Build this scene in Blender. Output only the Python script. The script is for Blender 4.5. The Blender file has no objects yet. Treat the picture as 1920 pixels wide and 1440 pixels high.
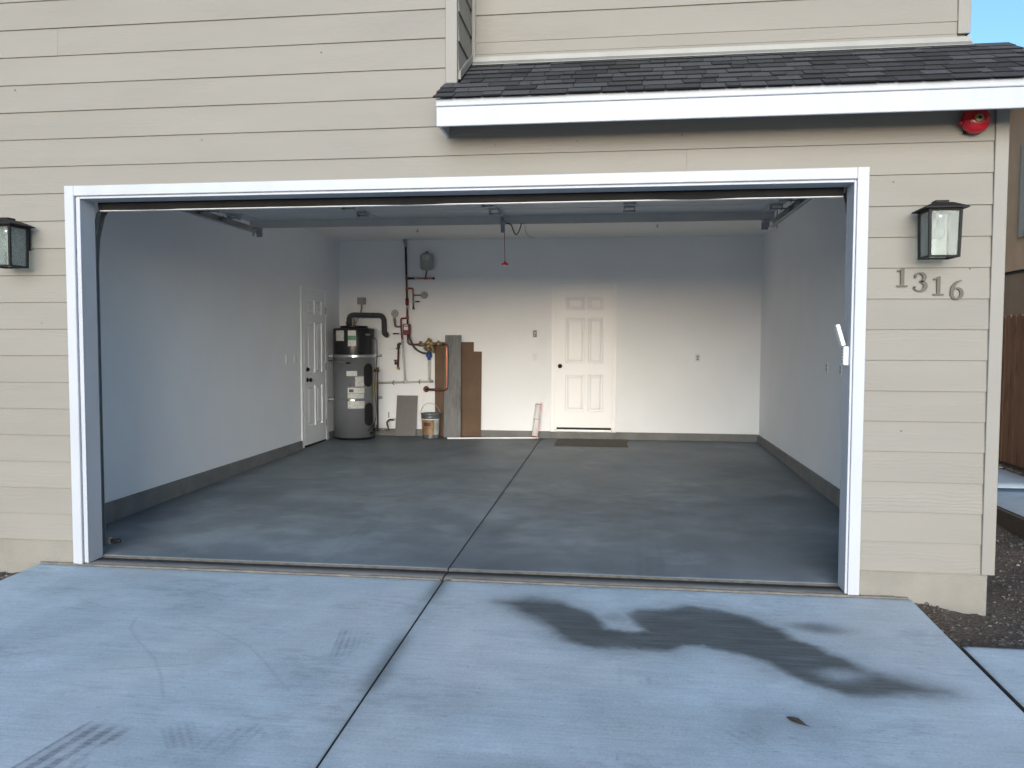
import bpy, bmesh, math, random
import numpy as np
from mathutils import Vector, Matrix
random.seed(7); RNG = np.random.default_rng(7)
R = math.radians
S = bpy.context.scene
COL = S.collection

# ------------------------------------------------------------------ camera
cd = bpy.data.cameras.new('camera'); cam = bpy.data.objects.new('camera', cd); COL.objects.link(cam)
cd.sensor_width = 36.0; cd.lens = 36.0 * 1524.99 / 1920.0; cd.clip_end = 2000
YAW, PIT, ROL = -.1292, -.0516, .0028
f = Vector((math.sin(YAW) * math.cos(PIT), math.cos(YAW) * math.cos(PIT), math.sin(PIT)))
rt = Vector((math.cos(YAW), -math.sin(YAW), 0)); up = rt.cross(f)
r2 = math.cos(ROL) * rt + math.sin(ROL) * up; u2 = -math.sin(ROL) * rt + math.cos(ROL) * up
m = Matrix((r2, u2, -f)).transposed().to_4x4(); m.translation = (1.055, -4.9898, 1.4319)
cam.matrix_world = m
S.camera = cam

# ------------------------------------------------------------------ light
SUN_EL, SUN_AZ = R(11), R(179)           # azimuth from +Y towards +X; soft low evening light from the street side
W = bpy.data.worlds.new('World'); S.world = W; W.use_nodes = True
wn, wl = W.node_tree.nodes, W.node_tree.links
bg = wn['Background']; sky = wn.new('ShaderNodeTexSky'); sky.sky_type = 'NISHITA'; sky.sun_disc = False
sky.sun_elevation = SUN_EL; sky.sun_rotation = SUN_AZ; sky.air_density = 1.1; sky.dust_density = 1.6; sky.ozone_density = 4
wl.new(sky.outputs[0], bg.inputs[0]); bg.inputs[1].default_value = .092
sd = bpy.data.lights.new('sun', 'SUN'); sun = bpy.data.objects.new('sun', sd); COL.objects.link(sun)
sd.energy = 1.05; sd.angle = R(46); sd.color = (1,.99,.97)
sv = Vector((math.sin(SUN_AZ) * math.cos(SUN_EL), math.cos(SUN_AZ) * math.cos(SUN_EL), math.sin(SUN_EL)))
sun.rotation_euler = sv.to_track_quat('Z', 'Y').to_euler(); sun.location = (-20, 40, 30)
S.view_settings.view_transform = 'Standard'; S.view_settings.look = 'None'
S.view_settings.exposure = 1.9; S.view_settings.gamma = 1; S.view_settings.use_curve_mapping = False
S.cycles.max_bounces = 14; S.cycles.diffuse_bounces = 8; S.cycles.transparent_max_bounces = 12
S.cycles.use_denoising = True

# ------------------------------------------------------------------ mesh helpers
def empty(name, loc=(0, 0, 0)):
    o = bpy.data.objects.new(name, None); COL.objects.link(o); o.location = loc; o.empty_display_size = .1
    return o
def tag(o, label=None, cat=None, group=None, kind=None):
    if label: o['label'] = label
    if cat: o['category'] = cat
    if group: o['group'] = group
    if kind: o['kind'] = kind
    return o
def wloc(o):
    v = Vector((0, 0, 0))
    while o is not None:
        v = v + Vector(o.location); o = o.parent
    return v
class MB:
    """collects shapes in world coordinates, then links them as one mesh object"""
    def __init__(s): s.v, s.f, s.m, s.s = [], [], [], []
    def add(s, vs, fs, mi=0, sm=False):
        b = len(s.v); s.v += [tuple(p) for p in vs]
        for q in fs: s.f.append([b + i for i in q]); s.m.append(mi); s.s.append(sm)
        return s
    def box(s, x0, x1, y0, y1, z0, z1, mi=0):
        x0, x1 = min(x0, x1), max(x0, x1); y0, y1 = min(y0, y1), max(y0, y1); z0, z1 = min(z0, z1), max(z0, z1)
        vs = [(x, y, z) for z in (z0, z1) for y in (y0, y1) for x in (x0, x1)]
        return s.add(vs, [(0, 2, 3, 1), (4, 5, 7, 6), (0, 1, 5, 4), (2, 6, 7, 3), (0, 4, 6, 2), (1, 3, 7, 5)], mi)
    def obox(s, c, ax, ay, az, hx, hy, hz, mi=0):
        c = Vector(c); ax, ay, az = Vector(ax), Vector(ay), Vector(az)
        vs = [c + ax * x * hx + ay * y * hy + az * z * hz for z in (-1, 1) for y in (-1, 1) for x in (-1, 1)]
        return s.add(vs, [(0, 2, 3, 1), (4, 5, 7, 6), (0, 1, 5, 4), (2, 6, 7, 3), (0, 4, 6, 2), (1, 3, 7, 5)], mi)
    def prism(s, poly, axis, a, b, mi=0):
        """poly in the two other axes (x:(y,z), y:(x,z), z:(x,y)), extruded from a to b"""
        def P(p, t): return {'x': (t, p[0], p[1]), 'y': (p[0], t, p[1]), 'z': (p[0], p[1], t)}[axis]
        n = len(poly); vs = [P(p, a) for p in poly] + [P(p, b) for p in poly]
        fs = [tuple(range(n)), tuple(range(2 * n - 1, n - 1, -1))] + [(i, i + n, (i + 1) % n + n, (i + 1) % n) for i in range(n)]
        return s.add(vs, fs, mi)
    def tube(s, path, r, n=10, mi=0, cap=True):
        P = [Vector(p) for p in path]; rr = r if isinstance(r, (list, tuple)) else [r] * len(P)
        T = []
        for i in range(len(P)):
            t = (P[min(i + 1, len(P) - 1)] - P[max(i - 1, 0)]); T.append(t.normalized())
        a = Vector((0, 0, 1)) if abs(T[0].z) < .9 else Vector((1, 0, 0))
        nrm = (a - T[0] * a.dot(T[0])).normalized(); vs = []
        for i, p in enumerate(P):
            nrm = (nrm - T[i] * nrm.dot(T[i])).normalized(); b = T[i].cross(nrm)
            for k in range(n):
                q = 2 * math.pi * k / n; vs.append(p + (nrm * math.cos(q) + b * math.sin(q)) * rr[i])
        fs = [(i * n + k, i * n + (k + 1) % n, (i + 1) * n + (k + 1) % n, (i + 1) * n + k) for i in range(len(P) - 1) for k in range(n)]
        s.add(vs, fs, mi, True)
        if cap:
            L = (len(P) - 1) * n
            s.add(vs[:n], [tuple(range(n - 1, -1, -1))], mi); s.add(vs[L:], [tuple(range(n))], mi)
        return s
    def lathe(s, prof, c, axis=(0, 0, 1), n=32, mi=0, sm=True):
        """prof: (radius, height) along the axis from c"""
        az = Vector(axis).normalized(); ax = Vector((1, 0, 0)) if abs(az.x) < .9 else Vector((0, 1, 0))
        ax = (ax - az * ax.dot(az)).normalized(); ay = az.cross(ax); c = Vector(c); vs = []
        for r, h in prof:
            for k in range(n):
                q = 2 * math.pi * k / n; vs.append(c + az * h + (ax * math.cos(q) + ay * math.sin(q)) * r)
        fs = [(i * n + k, i * n + (k + 1) % n, (i + 1) * n + (k + 1) % n, (i + 1) * n + k) for i in range(len(prof) - 1) for k in range(n)]
        s.add(vs, fs, mi, sm)
        L = (len(prof) - 1) * n
        s.add(vs[:n], [tuple(range(n - 1, -1, -1))], mi); s.add(vs[L:], [tuple(range(n))], mi)
        return s
    def build(s, name, mats, parent=None, bevel=0, seg=1, loc=None):
        me = bpy.data.meshes.new(name)
        base = Vector(loc) if loc is not None else Vector((0, 0, 0))
        off = wloc(parent) + base
        me.from_pydata([tuple(Vector(p) - off) for p in s.v], [], s.f)
        for q in (mats if isinstance(mats, (list, tuple)) else [mats]): me.materials.append(q)
        me.polygons.foreach_set('material_index', s.m); me.polygons.foreach_set('use_smooth', s.s)
        bm = bmesh.new(); bm.from_mesh(me)
        bmesh.ops.remove_doubles(bm, verts=bm.verts, dist=1e-6)
        bmesh.ops.recalc_face_normals(bm, faces=bm.faces)
        if bevel:
            es = [e for e in bm.edges if len(e.link_faces) == 2 and e.calc_face_angle(0) > .5]
            bmesh.ops.bevel(bm, geom=es, offset=bevel, offset_type='OFFSET', segments=seg, affect='EDGES', clamp_overlap=True)
        bm.to_mesh(me); bm.free(); me.update()
        o = bpy.data.objects.new(name, me); COL.objects.link(o)
        if loc is not None: o.location = base
        if parent is not None: o.parent = parent
        return o
def fillet(pts, r, n=6):
    P = [Vector(p) for p in pts]; out = [P[0]]
    for i in range(1, len(P) - 1):
        a, b = (P[i - 1] - P[i]), (P[i + 1] - P[i]); d = min(r, a.length * .49, b.length * .49)
        A, B = P[i] + a.normalized() * d, P[i] + b.normalized() * d
        for k in range(n + 1):
            t = k / n; out.append(A * (1 - t) ** 2 + P[i] * 2 * t * (1 - t) + B * t * t)
    out.append(P[-1]); return out
def copy_tree(o, parent=None):
    c = o.copy(); COL.objects.link(c); c.parent = parent
    for ch in list(o.children): copy_tree(ch, c)
    return c

# ------------------------------------------------------------------ materials
def nodes(name):
    M = bpy.data.materials.new(name); M.use_nodes = True; nt = M.node_tree
    return M, nt, nt.nodes['Principled BSDF']
def mapping(nt, scale=(1, 1, 1), src='Object', loc=(0, 0, 0)):
    tc = nt.nodes.new('ShaderNodeTexCoord'); mp = nt.nodes.new('ShaderNodeMapping')
    mp.inputs['Scale'].default_value = scale; mp.inputs['Location'].default_value = loc
    nt.links.new(tc.outputs[src], mp.inputs[0]); return mp.outputs[0]
def noise(nt, vec, scale, detail=4, rough=.55, dist=0):
    n = nt.nodes.new('ShaderNodeTexNoise'); n.inputs['Scale'].default_value = scale; n.inputs['Detail'].default_value = detail
    n.inputs['Roughness'].default_value = rough; n.inputs['Distortion'].default_value = dist
    nt.links.new(vec, n.inputs['Vector']); return n.outputs['Fac']
def ramp(nt, fac, stops):
    r = nt.nodes.new('ShaderNodeValToRGB'); e = r.color_ramp.elements
    while len(e) < len(stops): e.new(.5)
    for q, (p, c) in zip(e, stops):
        q.position = p; q.color = (c if isinstance(c, (list, tuple)) else (c, c, c)) + ((1,) if not isinstance(c, (list, tuple)) or len(c) == 3 else ())
    nt.links.new(fac, r.inputs[0]); return r.outputs[0]
def mixc(nt, fac, a, b, mode='MIX'):
    x = nt.nodes.new('ShaderNodeMix'); x.data_type = 'RGBA'; x.blend_type = mode
    for sock, v in ((x.inputs[0], fac), (x.inputs[6], a), (x.inputs[7], b)):
        if hasattr(v, 'links'): nt.links.new(v, sock)
        elif isinstance(v, (int, float)): sock.default_value = v
        else: sock.default_value = tuple(v) + ((1,) if len(v) == 3 else ())
    return x.outputs[2]
def math_(nt, op, a, b=None):
    x = nt.nodes.new('ShaderNodeMath'); x.operation = op
    for i, v in enumerate((a, b)):
        if v is None: continue
        if hasattr(v, 'links'): nt.links.new(v, x.inputs[i])
        else: x.inputs[i].default_value = v
    return x.outputs[0]
def bump(nt, bs, h, strength=.2, dist=.01):
    b = nt.nodes.new('ShaderNodeBump'); b.inputs['Strength'].default_value = strength; b.inputs['Distance'].default_value = dist
    nt.links.new(h, b.inputs['Height']); nt.links.new(b.outputs[0], bs.inputs['Normal']); return b
def mat(name, c, rough=.5, metal=0, var=.08, vs=8, bs_=0, bscale=60, scale=(1, 1, 1), spec=.5, rvar=0):
    M, nt, b = nodes(name)
    v = mapping(nt, scale); n = noise(nt, v, vs, 5)
    lo = tuple(q * (1 - var) for q in c); hi = tuple(min(1, q * (1 + var)) for q in c)
    nt.links.new(ramp(nt, n, [(.3, lo), (.7, hi)]), b.inputs['Base Color'])
    b.inputs['Roughness'].default_value = rough; b.inputs['Metallic'].default_value = metal; b.inputs['Specular IOR Level'].default_value = spec
    if rvar:
        r = nt.nodes.new('ShaderNodeMapRange'); r.inputs[3].default_value = rough - rvar; r.inputs[4].default_value = rough + rvar
        nt.links.new(n, r.inputs[0]); nt.links.new(r.outputs[0], b.inputs['Roughness'])
    if bs_: bump(nt, b, noise(nt, v, bscale, 3), bs_, .01)
    return M
def siding_material():
    M, nt, b = nodes('painted_fibre_cement')
    tc = nt.nodes.new('ShaderNodeTexCoord')
    info = nt.nodes.new('ShaderNodeObjectInfo')
    off = nt.nodes.new('ShaderNodeVectorMath'); off.operation = 'ADD'
    comb = nt.nodes.new('ShaderNodeCombineXYZ'); nt.links.new(math_(nt, 'MULTIPLY', info.outputs['Random'], 37.0), comb.inputs[0])
    nt.links.new(tc.outputs['Object'], off.inputs[0]); nt.links.new(comb.outputs[0], off.inputs[1])
    def mp(sc):
        q = nt.nodes.new('ShaderNodeMapping'); q.inputs['Scale'].default_value = sc; nt.links.new(off.outputs[0], q.inputs[0]); return q.outputs[0]
    grain = nt.nodes.new('ShaderNodeTexWave'); grain.wave_type = 'BANDS'; grain.bands_direction = 'Z'
    grain.inputs['Scale'].default_value = 14; grain.inputs['Distortion'].default_value = 9; grain.inputs['Detail'].default_value = 3; grain.inputs['Detail Scale'].default_value = .9
    nt.links.new(mp((.35, .35, 1)), grain.inputs['Vector'])
    gate = ramp(nt, noise(nt, mp((.8, 1, 7)), 1.3, 2), [(.48, 0.06), (.66, 1.0)])
    fine = noise(nt, mp((3, 3, 60)), 3, 4)
    h = math_(nt, 'ADD', math_(nt, 'MULTIPLY', grain.outputs['Fac'], gate), math_(nt, 'MULTIPLY', fine, .35))
    bump(nt, b, h, .30, .004)
    base = (.250, .236, .209)
    blot = noise(nt, mp((.6, 1, 2.5)), 1.6, 4)
    c1 = ramp(nt, blot, [(.3, tuple(q * .95 for q in base)), (.7, tuple(q * 1.04 for q in base))])
    tone = nt.nodes.new('ShaderNodeMapRange'); tone.inputs[3].default_value = .97; tone.inputs[4].default_value = 1.02
    nt.links.new(info.outputs['Random'], tone.inputs[0])
    sc = nt.nodes.new('ShaderNodeVectorMath'); sc.operation = 'SCALE'; nt.links.new(c1, sc.inputs[0]); nt.links.new(tone.outputs[0], sc.inputs['Scale'])
    nt.links.new(sc.outputs[0], b.inputs['Base Color']); b.inputs['Roughness'].default_value = .62; b.inputs['Specular IOR Level'].default_value = .3
    return M
def concrete_material(name, base, broom=True, attr=False, rough=.75):
    M, nt, b = nodes(name)
    v = mapping(nt); big = noise(nt, v, .9, 5, .6, .4); mid = noise(nt, v, 4.5, 6, .65); fine = noise(nt, v, 90, 3)
    st = noise(nt, mapping(nt, (1.2, 26, 1)), 3.2, 6, .7); st2 = noise(nt, mapping(nt, (5, 300, 1)), 1.2, 3, .6)
    def dim(k): return tuple(q * k for q in base)
    c = ramp(nt, big, [(.32, dim(.78)), (.68, dim(1.14))])
    if broom: c = mixc(nt, ramp(nt, noise(nt, v, .55, 3, .5, .3), [(.42, 0.0), (.66, .75)]), c, tuple(q * k for q, k in zip(base, (1.10, .97, .90))))
    c = mixc(nt, .8, c, ramp(nt, mid, [(.3, .86), (.72, 1.0)]), 'MULTIPLY')
    c = mixc(nt, .62 if broom else .14, c, ramp(nt, st, [(.35, .80), (.62, 1.0)]), 'MULTIPLY')
    c = mixc(nt, .5, c, ramp(nt, fine, [(.3, .72), (.6, 1.0)]), 'MULTIPLY')
    c = mixc(nt, .45 if broom else .1, c, ramp(nt, st2, [(.3, .72), (.6, 1.0)]), 'MULTIPLY')
    c = mixc(nt, .55, c, ramp(nt, noise(nt, v, 260, 2), [(.27, .55), (.40, 1.0)]), 'MULTIPLY')
    b.inputs['Roughness'].default_value = rough; b.inputs['Specular IOR Level'].default_value = .35
    if attr:
        def at(n):
            a = nt.nodes.new('ShaderNodeAttribute'); a.attribute_name = n; return a.outputs['Fac']
        wet = at('stain'); wet = math_(nt, 'MULTIPLY', wet, ramp(nt, st, [(.25, .72), (.6, 1.0)]))
        c = mixc(nt, wet, c, mixc(nt, 1.0, c, (.165, .165, .155), 'MULTIPLY'))
        c = mixc(nt, at('tread'), c, mixc(nt, 1.0, c, (.50, .48, .50), 'MULTIPLY'))
        c = mixc(nt, at('dust'), c, mixc(nt, 1.0, c, (1.75, 1.72, 1.68), 'MULTIPLY') if not broom else mixc(nt, 1.0, c, (1.28, 1.26, 1.24), 'MULTIPLY'))
        rr = nt.nodes.new('ShaderNodeMapRange'); rr.inputs[3].default_value = rough; rr.inputs[4].default_value = .55
        nt.links.new(wet, rr.inputs[0]); nt.links.new(rr.outputs[0], b.inputs['Roughness'])
    nt.links.new(c, b.inputs['Base Color'])
    h = math_(nt, 'ADD', math_(nt, 'MULTIPLY', st2, .7 if broom else .15), math_(nt, 'MULTIPLY', fine, .5))
    bump(nt, b, h, .22 if broom else .1, .004)
    return M
def wood_material(name, base, along='z', var=.35, rough=.7):
    M, nt, b = nodes(name)
    info = nt.nodes.new('ShaderNodeObjectInfo'); tc = nt.nodes.new('ShaderNodeTexCoord')
    comb = nt.nodes.new('ShaderNodeCombineXYZ'); nt.links.new(math_(nt, 'MULTIPLY', info.outputs['Random'], 51.0), comb.inputs[0])
    nt.links.new(math_(nt, 'MULTIPLY', info.outputs['Random'], 23.0), comb.inputs[2])
    ad = nt.nodes.new('ShaderNodeVectorMath'); nt.links.new(tc.outputs['Object'], ad.inputs[0]); nt.links.new(comb.outputs[0], ad.inputs[1])
    mp = nt.nodes.new('ShaderNodeMapping'); mp.inputs['Scale'].default_value = {'z': (14, 14, .8), 'x': (.8, 14, 14)}[along]
    nt.links.new(ad.outputs[0], mp.inputs[0])
    g = noise(nt, mp.outputs[0], 2.5, 6, .65, 1.0)
    c = ramp(nt, g, [(.25, tuple(q * (1 - var) for q in base)), (.5, base), (.78, tuple(min(1, q * (1 + var)) for q in base))])
    mp2 = nt.nodes.new('ShaderNodeMapping'); mp2.inputs['Scale'].default_value = {'z': (2.5, 2.5, .9), 'x': (.9, 2.5, 2.5)}[along]
    nt.links.new(ad.outputs[0], mp2.inputs[0])
    k = noise(nt, mp2.outputs[0], 3, 3)
    c = mixc(nt, .8, c, ramp(nt, k, [(.28, .45), (.45, 1.0)]), 'MULTIPLY')
    nt.links.new(c, b.inputs['Base Color']); b.inputs['Roughness'].default_value = rough
    bump(nt, b, g, .25, .004)
    return M
def glass_material(name, glare=.12):  # whitish diffuse share painted in for bright reflections on the panes
    M = bpy.data.materials.new(name); M.use_nodes = True; nt = M.node_tree; nt.nodes.clear()
    out = nt.nodes.new('ShaderNodeOutputMaterial'); tr = nt.nodes.new('ShaderNodeBsdfTransparent'); gl = nt.nodes.new('ShaderNodeBsdfGlossy')
    gl.inputs['Roughness'].default_value = .02; tr.inputs[0].default_value = (.93, .97, .96, 1)
    fr = nt.nodes.new('ShaderNodeFresnel'); fr.inputs[0].default_value = 1.32
    mx = nt.nodes.new('ShaderNodeMixShader'); nt.links.new(fr.outputs[0], mx.inputs[0]); nt.links.new(tr.outputs[0], mx.inputs[1]); nt.links.new(gl.outputs[0], mx.inputs[2])
    tl = nt.nodes.new('ShaderNodeBsdfTranslucent'); tl.inputs[0].default_value = (.85, .9, .87, 1)
    df = nt.nodes.new('ShaderNodeBsdfDiffuse'); df.inputs[0].default_value = (.85, .9, .87, 1)
    md = nt.nodes.new('ShaderNodeMixShader'); md.inputs[0].default_value = .5; nt.links.new(tl.outputs[0], md.inputs[1]); nt.links.new(df.outputs[0], md.inputs[2])
    wv = noise(nt, mapping(nt, (30, 30, 12)), 1.5, 2)
    mk = nt.nodes.new('ShaderNodeMapRange'); mk.inputs[3].default_value = glare * .4; mk.inputs[4].default_value = glare * 1.6; nt.links.new(wv, mk.inputs[0])
    m2 = nt.nodes.new('ShaderNodeMixShader'); nt.links.new(mk.outputs[0], m2.inputs[0]); nt.links.new(mx.outputs[0], m2.inputs[1]); nt.links.new(md.outputs[0], m2.inputs[2])
    nt.links.new(m2.outputs[0], out.inputs[0]); return M
def soil_material():
    M, nt, b = nodes('gravelly_soil')
    v = mapping(nt); a = noise(nt, v, 5, 8, .7); g = noise(nt, v, 70, 4, .7)
    vo = nt.nodes.new('ShaderNodeTexVoronoi'); vo.inputs['Scale'].default_value = 55; nt.links.new(v, vo.inputs['Vector'])
    c = ramp(nt, a, [(.3, (.062, .046, .035)), (.7, (.125, .096, .072))])
    c = mixc(nt, .7, c, ramp(nt, g, [(.3, .5), (.7, 1.25)]), 'MULTIPLY')
    c = mixc(nt, ramp(nt, vo.outputs['Color'], [(.80, 0.0), (.93, .6)]), c, (.26, .235, .205))
    nt.links.new(c, b.inputs['Base Color']); b.inputs['Roughness'].default_value = .95
    bump(nt, b, math_(nt, 'ADD', g, vo.outputs['Distance']), .8, .02); return M
def panel_print(name, paper, ink, rows, seed=0):
    """flat print: blocks of text-like lines on a label"""
    M, nt, b = nodes(name)
    br = nt.nodes.new('ShaderNodeTexBrick'); br.inputs['Scale'].default_value = rows; br.inputs['Color1'].default_value = ink + (1,)
    br.inputs['Color2'].default_value = tuple(.5 * (q + w) for q, w in zip(ink, paper)) + (1,); br.inputs['Mortar'].default_value = paper + (1,)
    br.inputs['Mortar Size'].default_value = .16; br.inputs['Brick Width'].default_value = 2.6; br.inputs['Row Height'].default_value = .55
    nt.links.new(mapping(nt, (1, 1, 1), 'Generated', (seed, seed * .37, 0)), br.inputs['Vector'])
    n = noise(nt, mapping(nt, (1, 1, 1), 'Generated', (seed * 3.1, 0, 0)), 4, 2)
    nt.links.new(mixc(nt, ramp(nt, n, [(.47, 0.0), (.53, .8)]), paper, br.outputs[0]), b.inputs['Base Color']); b.inputs['Roughness'].default_value = .45
    return M

SIDING = siding_material()
TRIM_TAN = mat('tan_trim_paint', (.250, .240, .218), .6, 0, .04, 3, .08, 90)
SOFFIT = mat('tan_bounce_soffit', (.56, .42, .27), .7, 0, .05, 3)  # hidden soffit, its warm colour picked to bounce light onto the siding
WHITE = mat('white_trim_paint', (.43, .455, .50), .5, 0, .05, 5, .14, 40, (1, 1, .3))
WALLPAINT = mat('interior_wall_paint', (.82, .84, .875), .75, 0, .022, 1.6, .3, 110, spec=.25)
CEILPAINT = mat('ceiling_paint', (.82, .815, .80), .8, 0, .012, 2, .16, 110, spec=.2)
DOORPAINT = mat('door_paint', (.84, .85, .87), .4, 0, .02, 3, .03, 60)
STUCCO_BASE = mat('painted_foundation', (.25, .235, .205), .9, 0, .10, 4, .45, 120)
CURB = mat('stem_wall_concrete', (.165, .168, .166), .85, 0, .16, 5, .25, 60)
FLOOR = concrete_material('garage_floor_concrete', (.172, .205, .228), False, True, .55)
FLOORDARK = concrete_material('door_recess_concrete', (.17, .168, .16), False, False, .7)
LIP = mat('chipped_slab_lip', (.155, .145, .125), .9, 0, .25, 14, .4, 60)
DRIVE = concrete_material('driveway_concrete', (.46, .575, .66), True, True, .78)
SLABSIDE = mat('grimy_shaded_slab_edge', (.085, .08, .072), .95, 0, .3, 20)  # grime plus the step's dark shadow line, both put into the colour
DARKGAP = mat('joint_shadow', (.05, .05, .048), .95)
SOIL = soil_material()
STONE = [mat('stone_' + n, c, .9, 0, .2, 30) for n, c in (('grey', (.11, .10, .092)), ('tan', (.13, .105, .08)), ('pale', (.30, .285, .26)), ('brown', (.07, .053, .04)))]
SHING = [mat('asphalt_shingle_' + n, c, .95, 0, .35, 160, .6, 220) for n, c in (('dark', (.025, .0255, .028)), ('mid', (.040, .041, .045)), ('grey', (.066, .068, .073)))]
SHINGEDGE = mat('shadow_line_shingle_edge', (.006, .006, .007), .95)  # black asphalt core; also paints the shadow line under each tab
GALV = mat('galvanised_steel', (.40, .41, .42), .42, .85, .12, 14)
STEEL = mat('dull_steel', (.30, .31, .32), .5, .7, .15, 14)
FLASH = mat('painted_flashing', (.25, .25, .235), .5, .2, .08, 6)
BLACKMETAL = mat('black_painted_metal', (.008, .008, .009), .55, 0, .1, 20, spec=.25)
BLACKRUB = mat('black_rubber', (.009, .008, .0075), .7, 0, .5, 5, .2, 40, (1, 1, 1))
BLACKPL = mat('black_plastic', (.011, .011, .014), .28, 0, .1, 10)
DARKFOAM = mat('dark_pipe_insulation', (.055, .055, .06), .85, 0, .15, 30, .3, 90)
TANKGREY = mat('grey_tank_enamel', (.145, .156, .168), .35, 0, .05, 4)
EXPGREY = mat('grey_tank_paint', (.30, .31, .31), .5, 0, .05, 5)
COPPER = mat('copper_pipe', (.42, .16, .10), .30, .9, .2, 12)
COPPERDULL = mat('tarnished_copper', (.13, .052, .040), .5, .6, .3, 12)
BRASS = mat('weathered_brass', (.33, .25, .14), .42, .75, .25, 20)
CHROME = mat('bright_fitting', (.62, .62, .60), .25, .9, .05, 10)
PVC = mat('white_pvc', (.52, .51, .49), .4, 0, .03, 6)
REDP = mat('red_enamel', (.36, .006, .016), .22, 0, .06, 8)
REDPUMP = mat('red_pump_enamel', (.17, .012, .014), .4, 0, .1, 10)
BLUEP = mat('blue_plastic', (.02, .085, .28), .4, 0, .08, 10)
GAUGEW = panel_print('gauge_dial', (.34, .34, .33), (.10, .10, .10), 6, .3)
GREYBOX = mat('grey_electrical_box', (.27, .275, .28), .5, 0, .04, 6)
CARD = mat('brown_hardboard', (.125, .078, .050), .8, 0, .14, 4, .1, 60)
PLANK = wood_material('grey_wood_look_plank', (.112, .118, .126), 'z', .4, .5)
TILEGREY = mat('grey_porcelain_tile', (.135, .133, .130), .6, 0, .06, 12)
BUCKETM = mat('dented_bucket_steel', (.15, .168, .18), .38, .6, .3, 14, .2, 20)
BUCKETLID = mat('bucket_rim', (.13, .15, .165), .4, .4, .3, 14)
MATBROWN = mat('coarse_doormat', (.105, .088, .075), .97, 0, .45, 60, .9, 160)
PAPERW = mat('white_paper', (.74, .74, .74), .6, 0, .03, 8)
DOORSTEEL = mat('blue_grey_door_skin', (.46, .48, .50), .45, 0, .03, 4)
STRUTM = mat('strut_steel', (.50, .47, .43), .5, .1, .08, 5)
DIGIT = mat('brushed_number_metal', (.085, .072, .062), .55, .2, .12, 40)
KEYW = mat('white_plastic', (.74, .76, .78), .4, 0, .02, 6)
GLASS = glass_material('lantern_glass', .11)
FENCEW = wood_material('cedar_fence', (.24, .12, .06), 'z', .45, .85)
FORMW = wood_material('form_board', (.07, .055, .04), 'x', .35, .9)
STUCCO_N = mat('tan_stucco', (.78, .54, .34), .95, 0, .07, 3, .5, 110)
STUCCO_NL = mat('shaded_stucco', (.42, .30, .20), .95, 0, .07, 3, .5, 110)  # darker copy of the stucco, the lower wall's shade is in its colour
WINTRIM = mat('window_trim', (.52, .47, .39), .6)
GLASSDARK = mat('dark_window_glass', (.03, .04, .05), .08, 0, .05, 3)
ASPHALT = mat('asphalt', (.06, .06, .06), .92, 0, .2, 30, .3, 120)
SOILFLAT = mat('dry_ground', (.20, .17, .13), .95, 0, .2, .4, .3, 20)
LEAFM = mat('dead_leaf', (.045, .04, .035), .9, 0, .3, 60)

# ------------------------------------------------------------------ measures (metres)
E = .1778; ZB = .0881                               # siding exposure, lowest siding edge
XL, XR, D, H = -3.020, 3.010, 6.614, 2.905          # garage interior
OL, OR_ = -2.455, 2.405                              # clear opening
TL, TR, TT = -2.557, 2.485, 2.446                    # outer edges of the white trim
def fz(y): return -.0479 + (y - .0938) * .01592      # garage floor falls towards the door
def dz(y): return -.070 + (y + .03) * .048           # driveway falls towards the street

# ------------------------------------------------------------------ ground, street, driveway
gp = [(-90, -.62), (-9, -.62), (-2.2, -.27), (0, -.19), (60, -.19), (400, -.19)]
g = MB()
xs = [-400, -60, -20, 0, 20, 60, 400]
gv = [(x, y, z) for y, z in [(-400, -.62)] + gp for x in xs]
n = len(xs)
g.add(gv, [(j * n + i, j * n + i + 1, (j + 1) * n + i + 1, (j + 1) * n + i) for j in range(len(gp)) for i in range(n - 1)])
tag(g.build('ground', SOILFLAT), 'bare dry ground around the house and street', kind='structure')
st = MB().box(-200, 200, -19.5, -11, -.8, -.60); tag(st.build('street', ASPHALT), 'dark asphalt street in front of the driveway', kind='structure')
sw = MB().box(-200, 200, -10.8, -9.3, -.8, -.52); tag(sw.build('pavement', LIP), 'pale concrete pavement along the street', kind='structure')

# soil beside the driveway: an uneven patch each side
def soil_patch(x0, x1, y0, y1, name, label, step=.05):
    nx, ny = int((x1 - x0) / step), int((y1 - y0) / step); vs = []
    for j in range(ny + 1):
        for i in range(nx + 1):
            x, y = x0 + (x1 - x0) * i / nx, y0 + (y1 - y0) * j / ny
            z = -.150 + (.045 * y if y < 0 else 0) + .012 * math.sin(3.1 * x + 1.7 * y) + .010 * math.sin(7.3 * y - 4 * x) + random.uniform(-.006, .006)
            z += .035 * math.exp(-((abs(x) - 2.86) / .12) ** 2 - ((y + .05) / .2) ** 2)
            vs.append((x, y, z))
    b = MB().add(vs, [(j * (nx + 1) + i, j * (nx + 1) + i + 1, (j + 1) * (nx + 1) + i + 1, (j + 1) * (nx + 1) + i) for j in range(ny) for i in range(nx)], 0, True)
    return tag(b.build(name, SOIL), label, kind='structure')
soil_patch(2.70, 6.6, -.72, 9.0, 'soil', 'dark gravelly soil in the side yard')
soil_patch(-6.6, -2.72, -3.0, .3, 'soil', 'dark gravelly soil left of the driveway')
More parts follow.
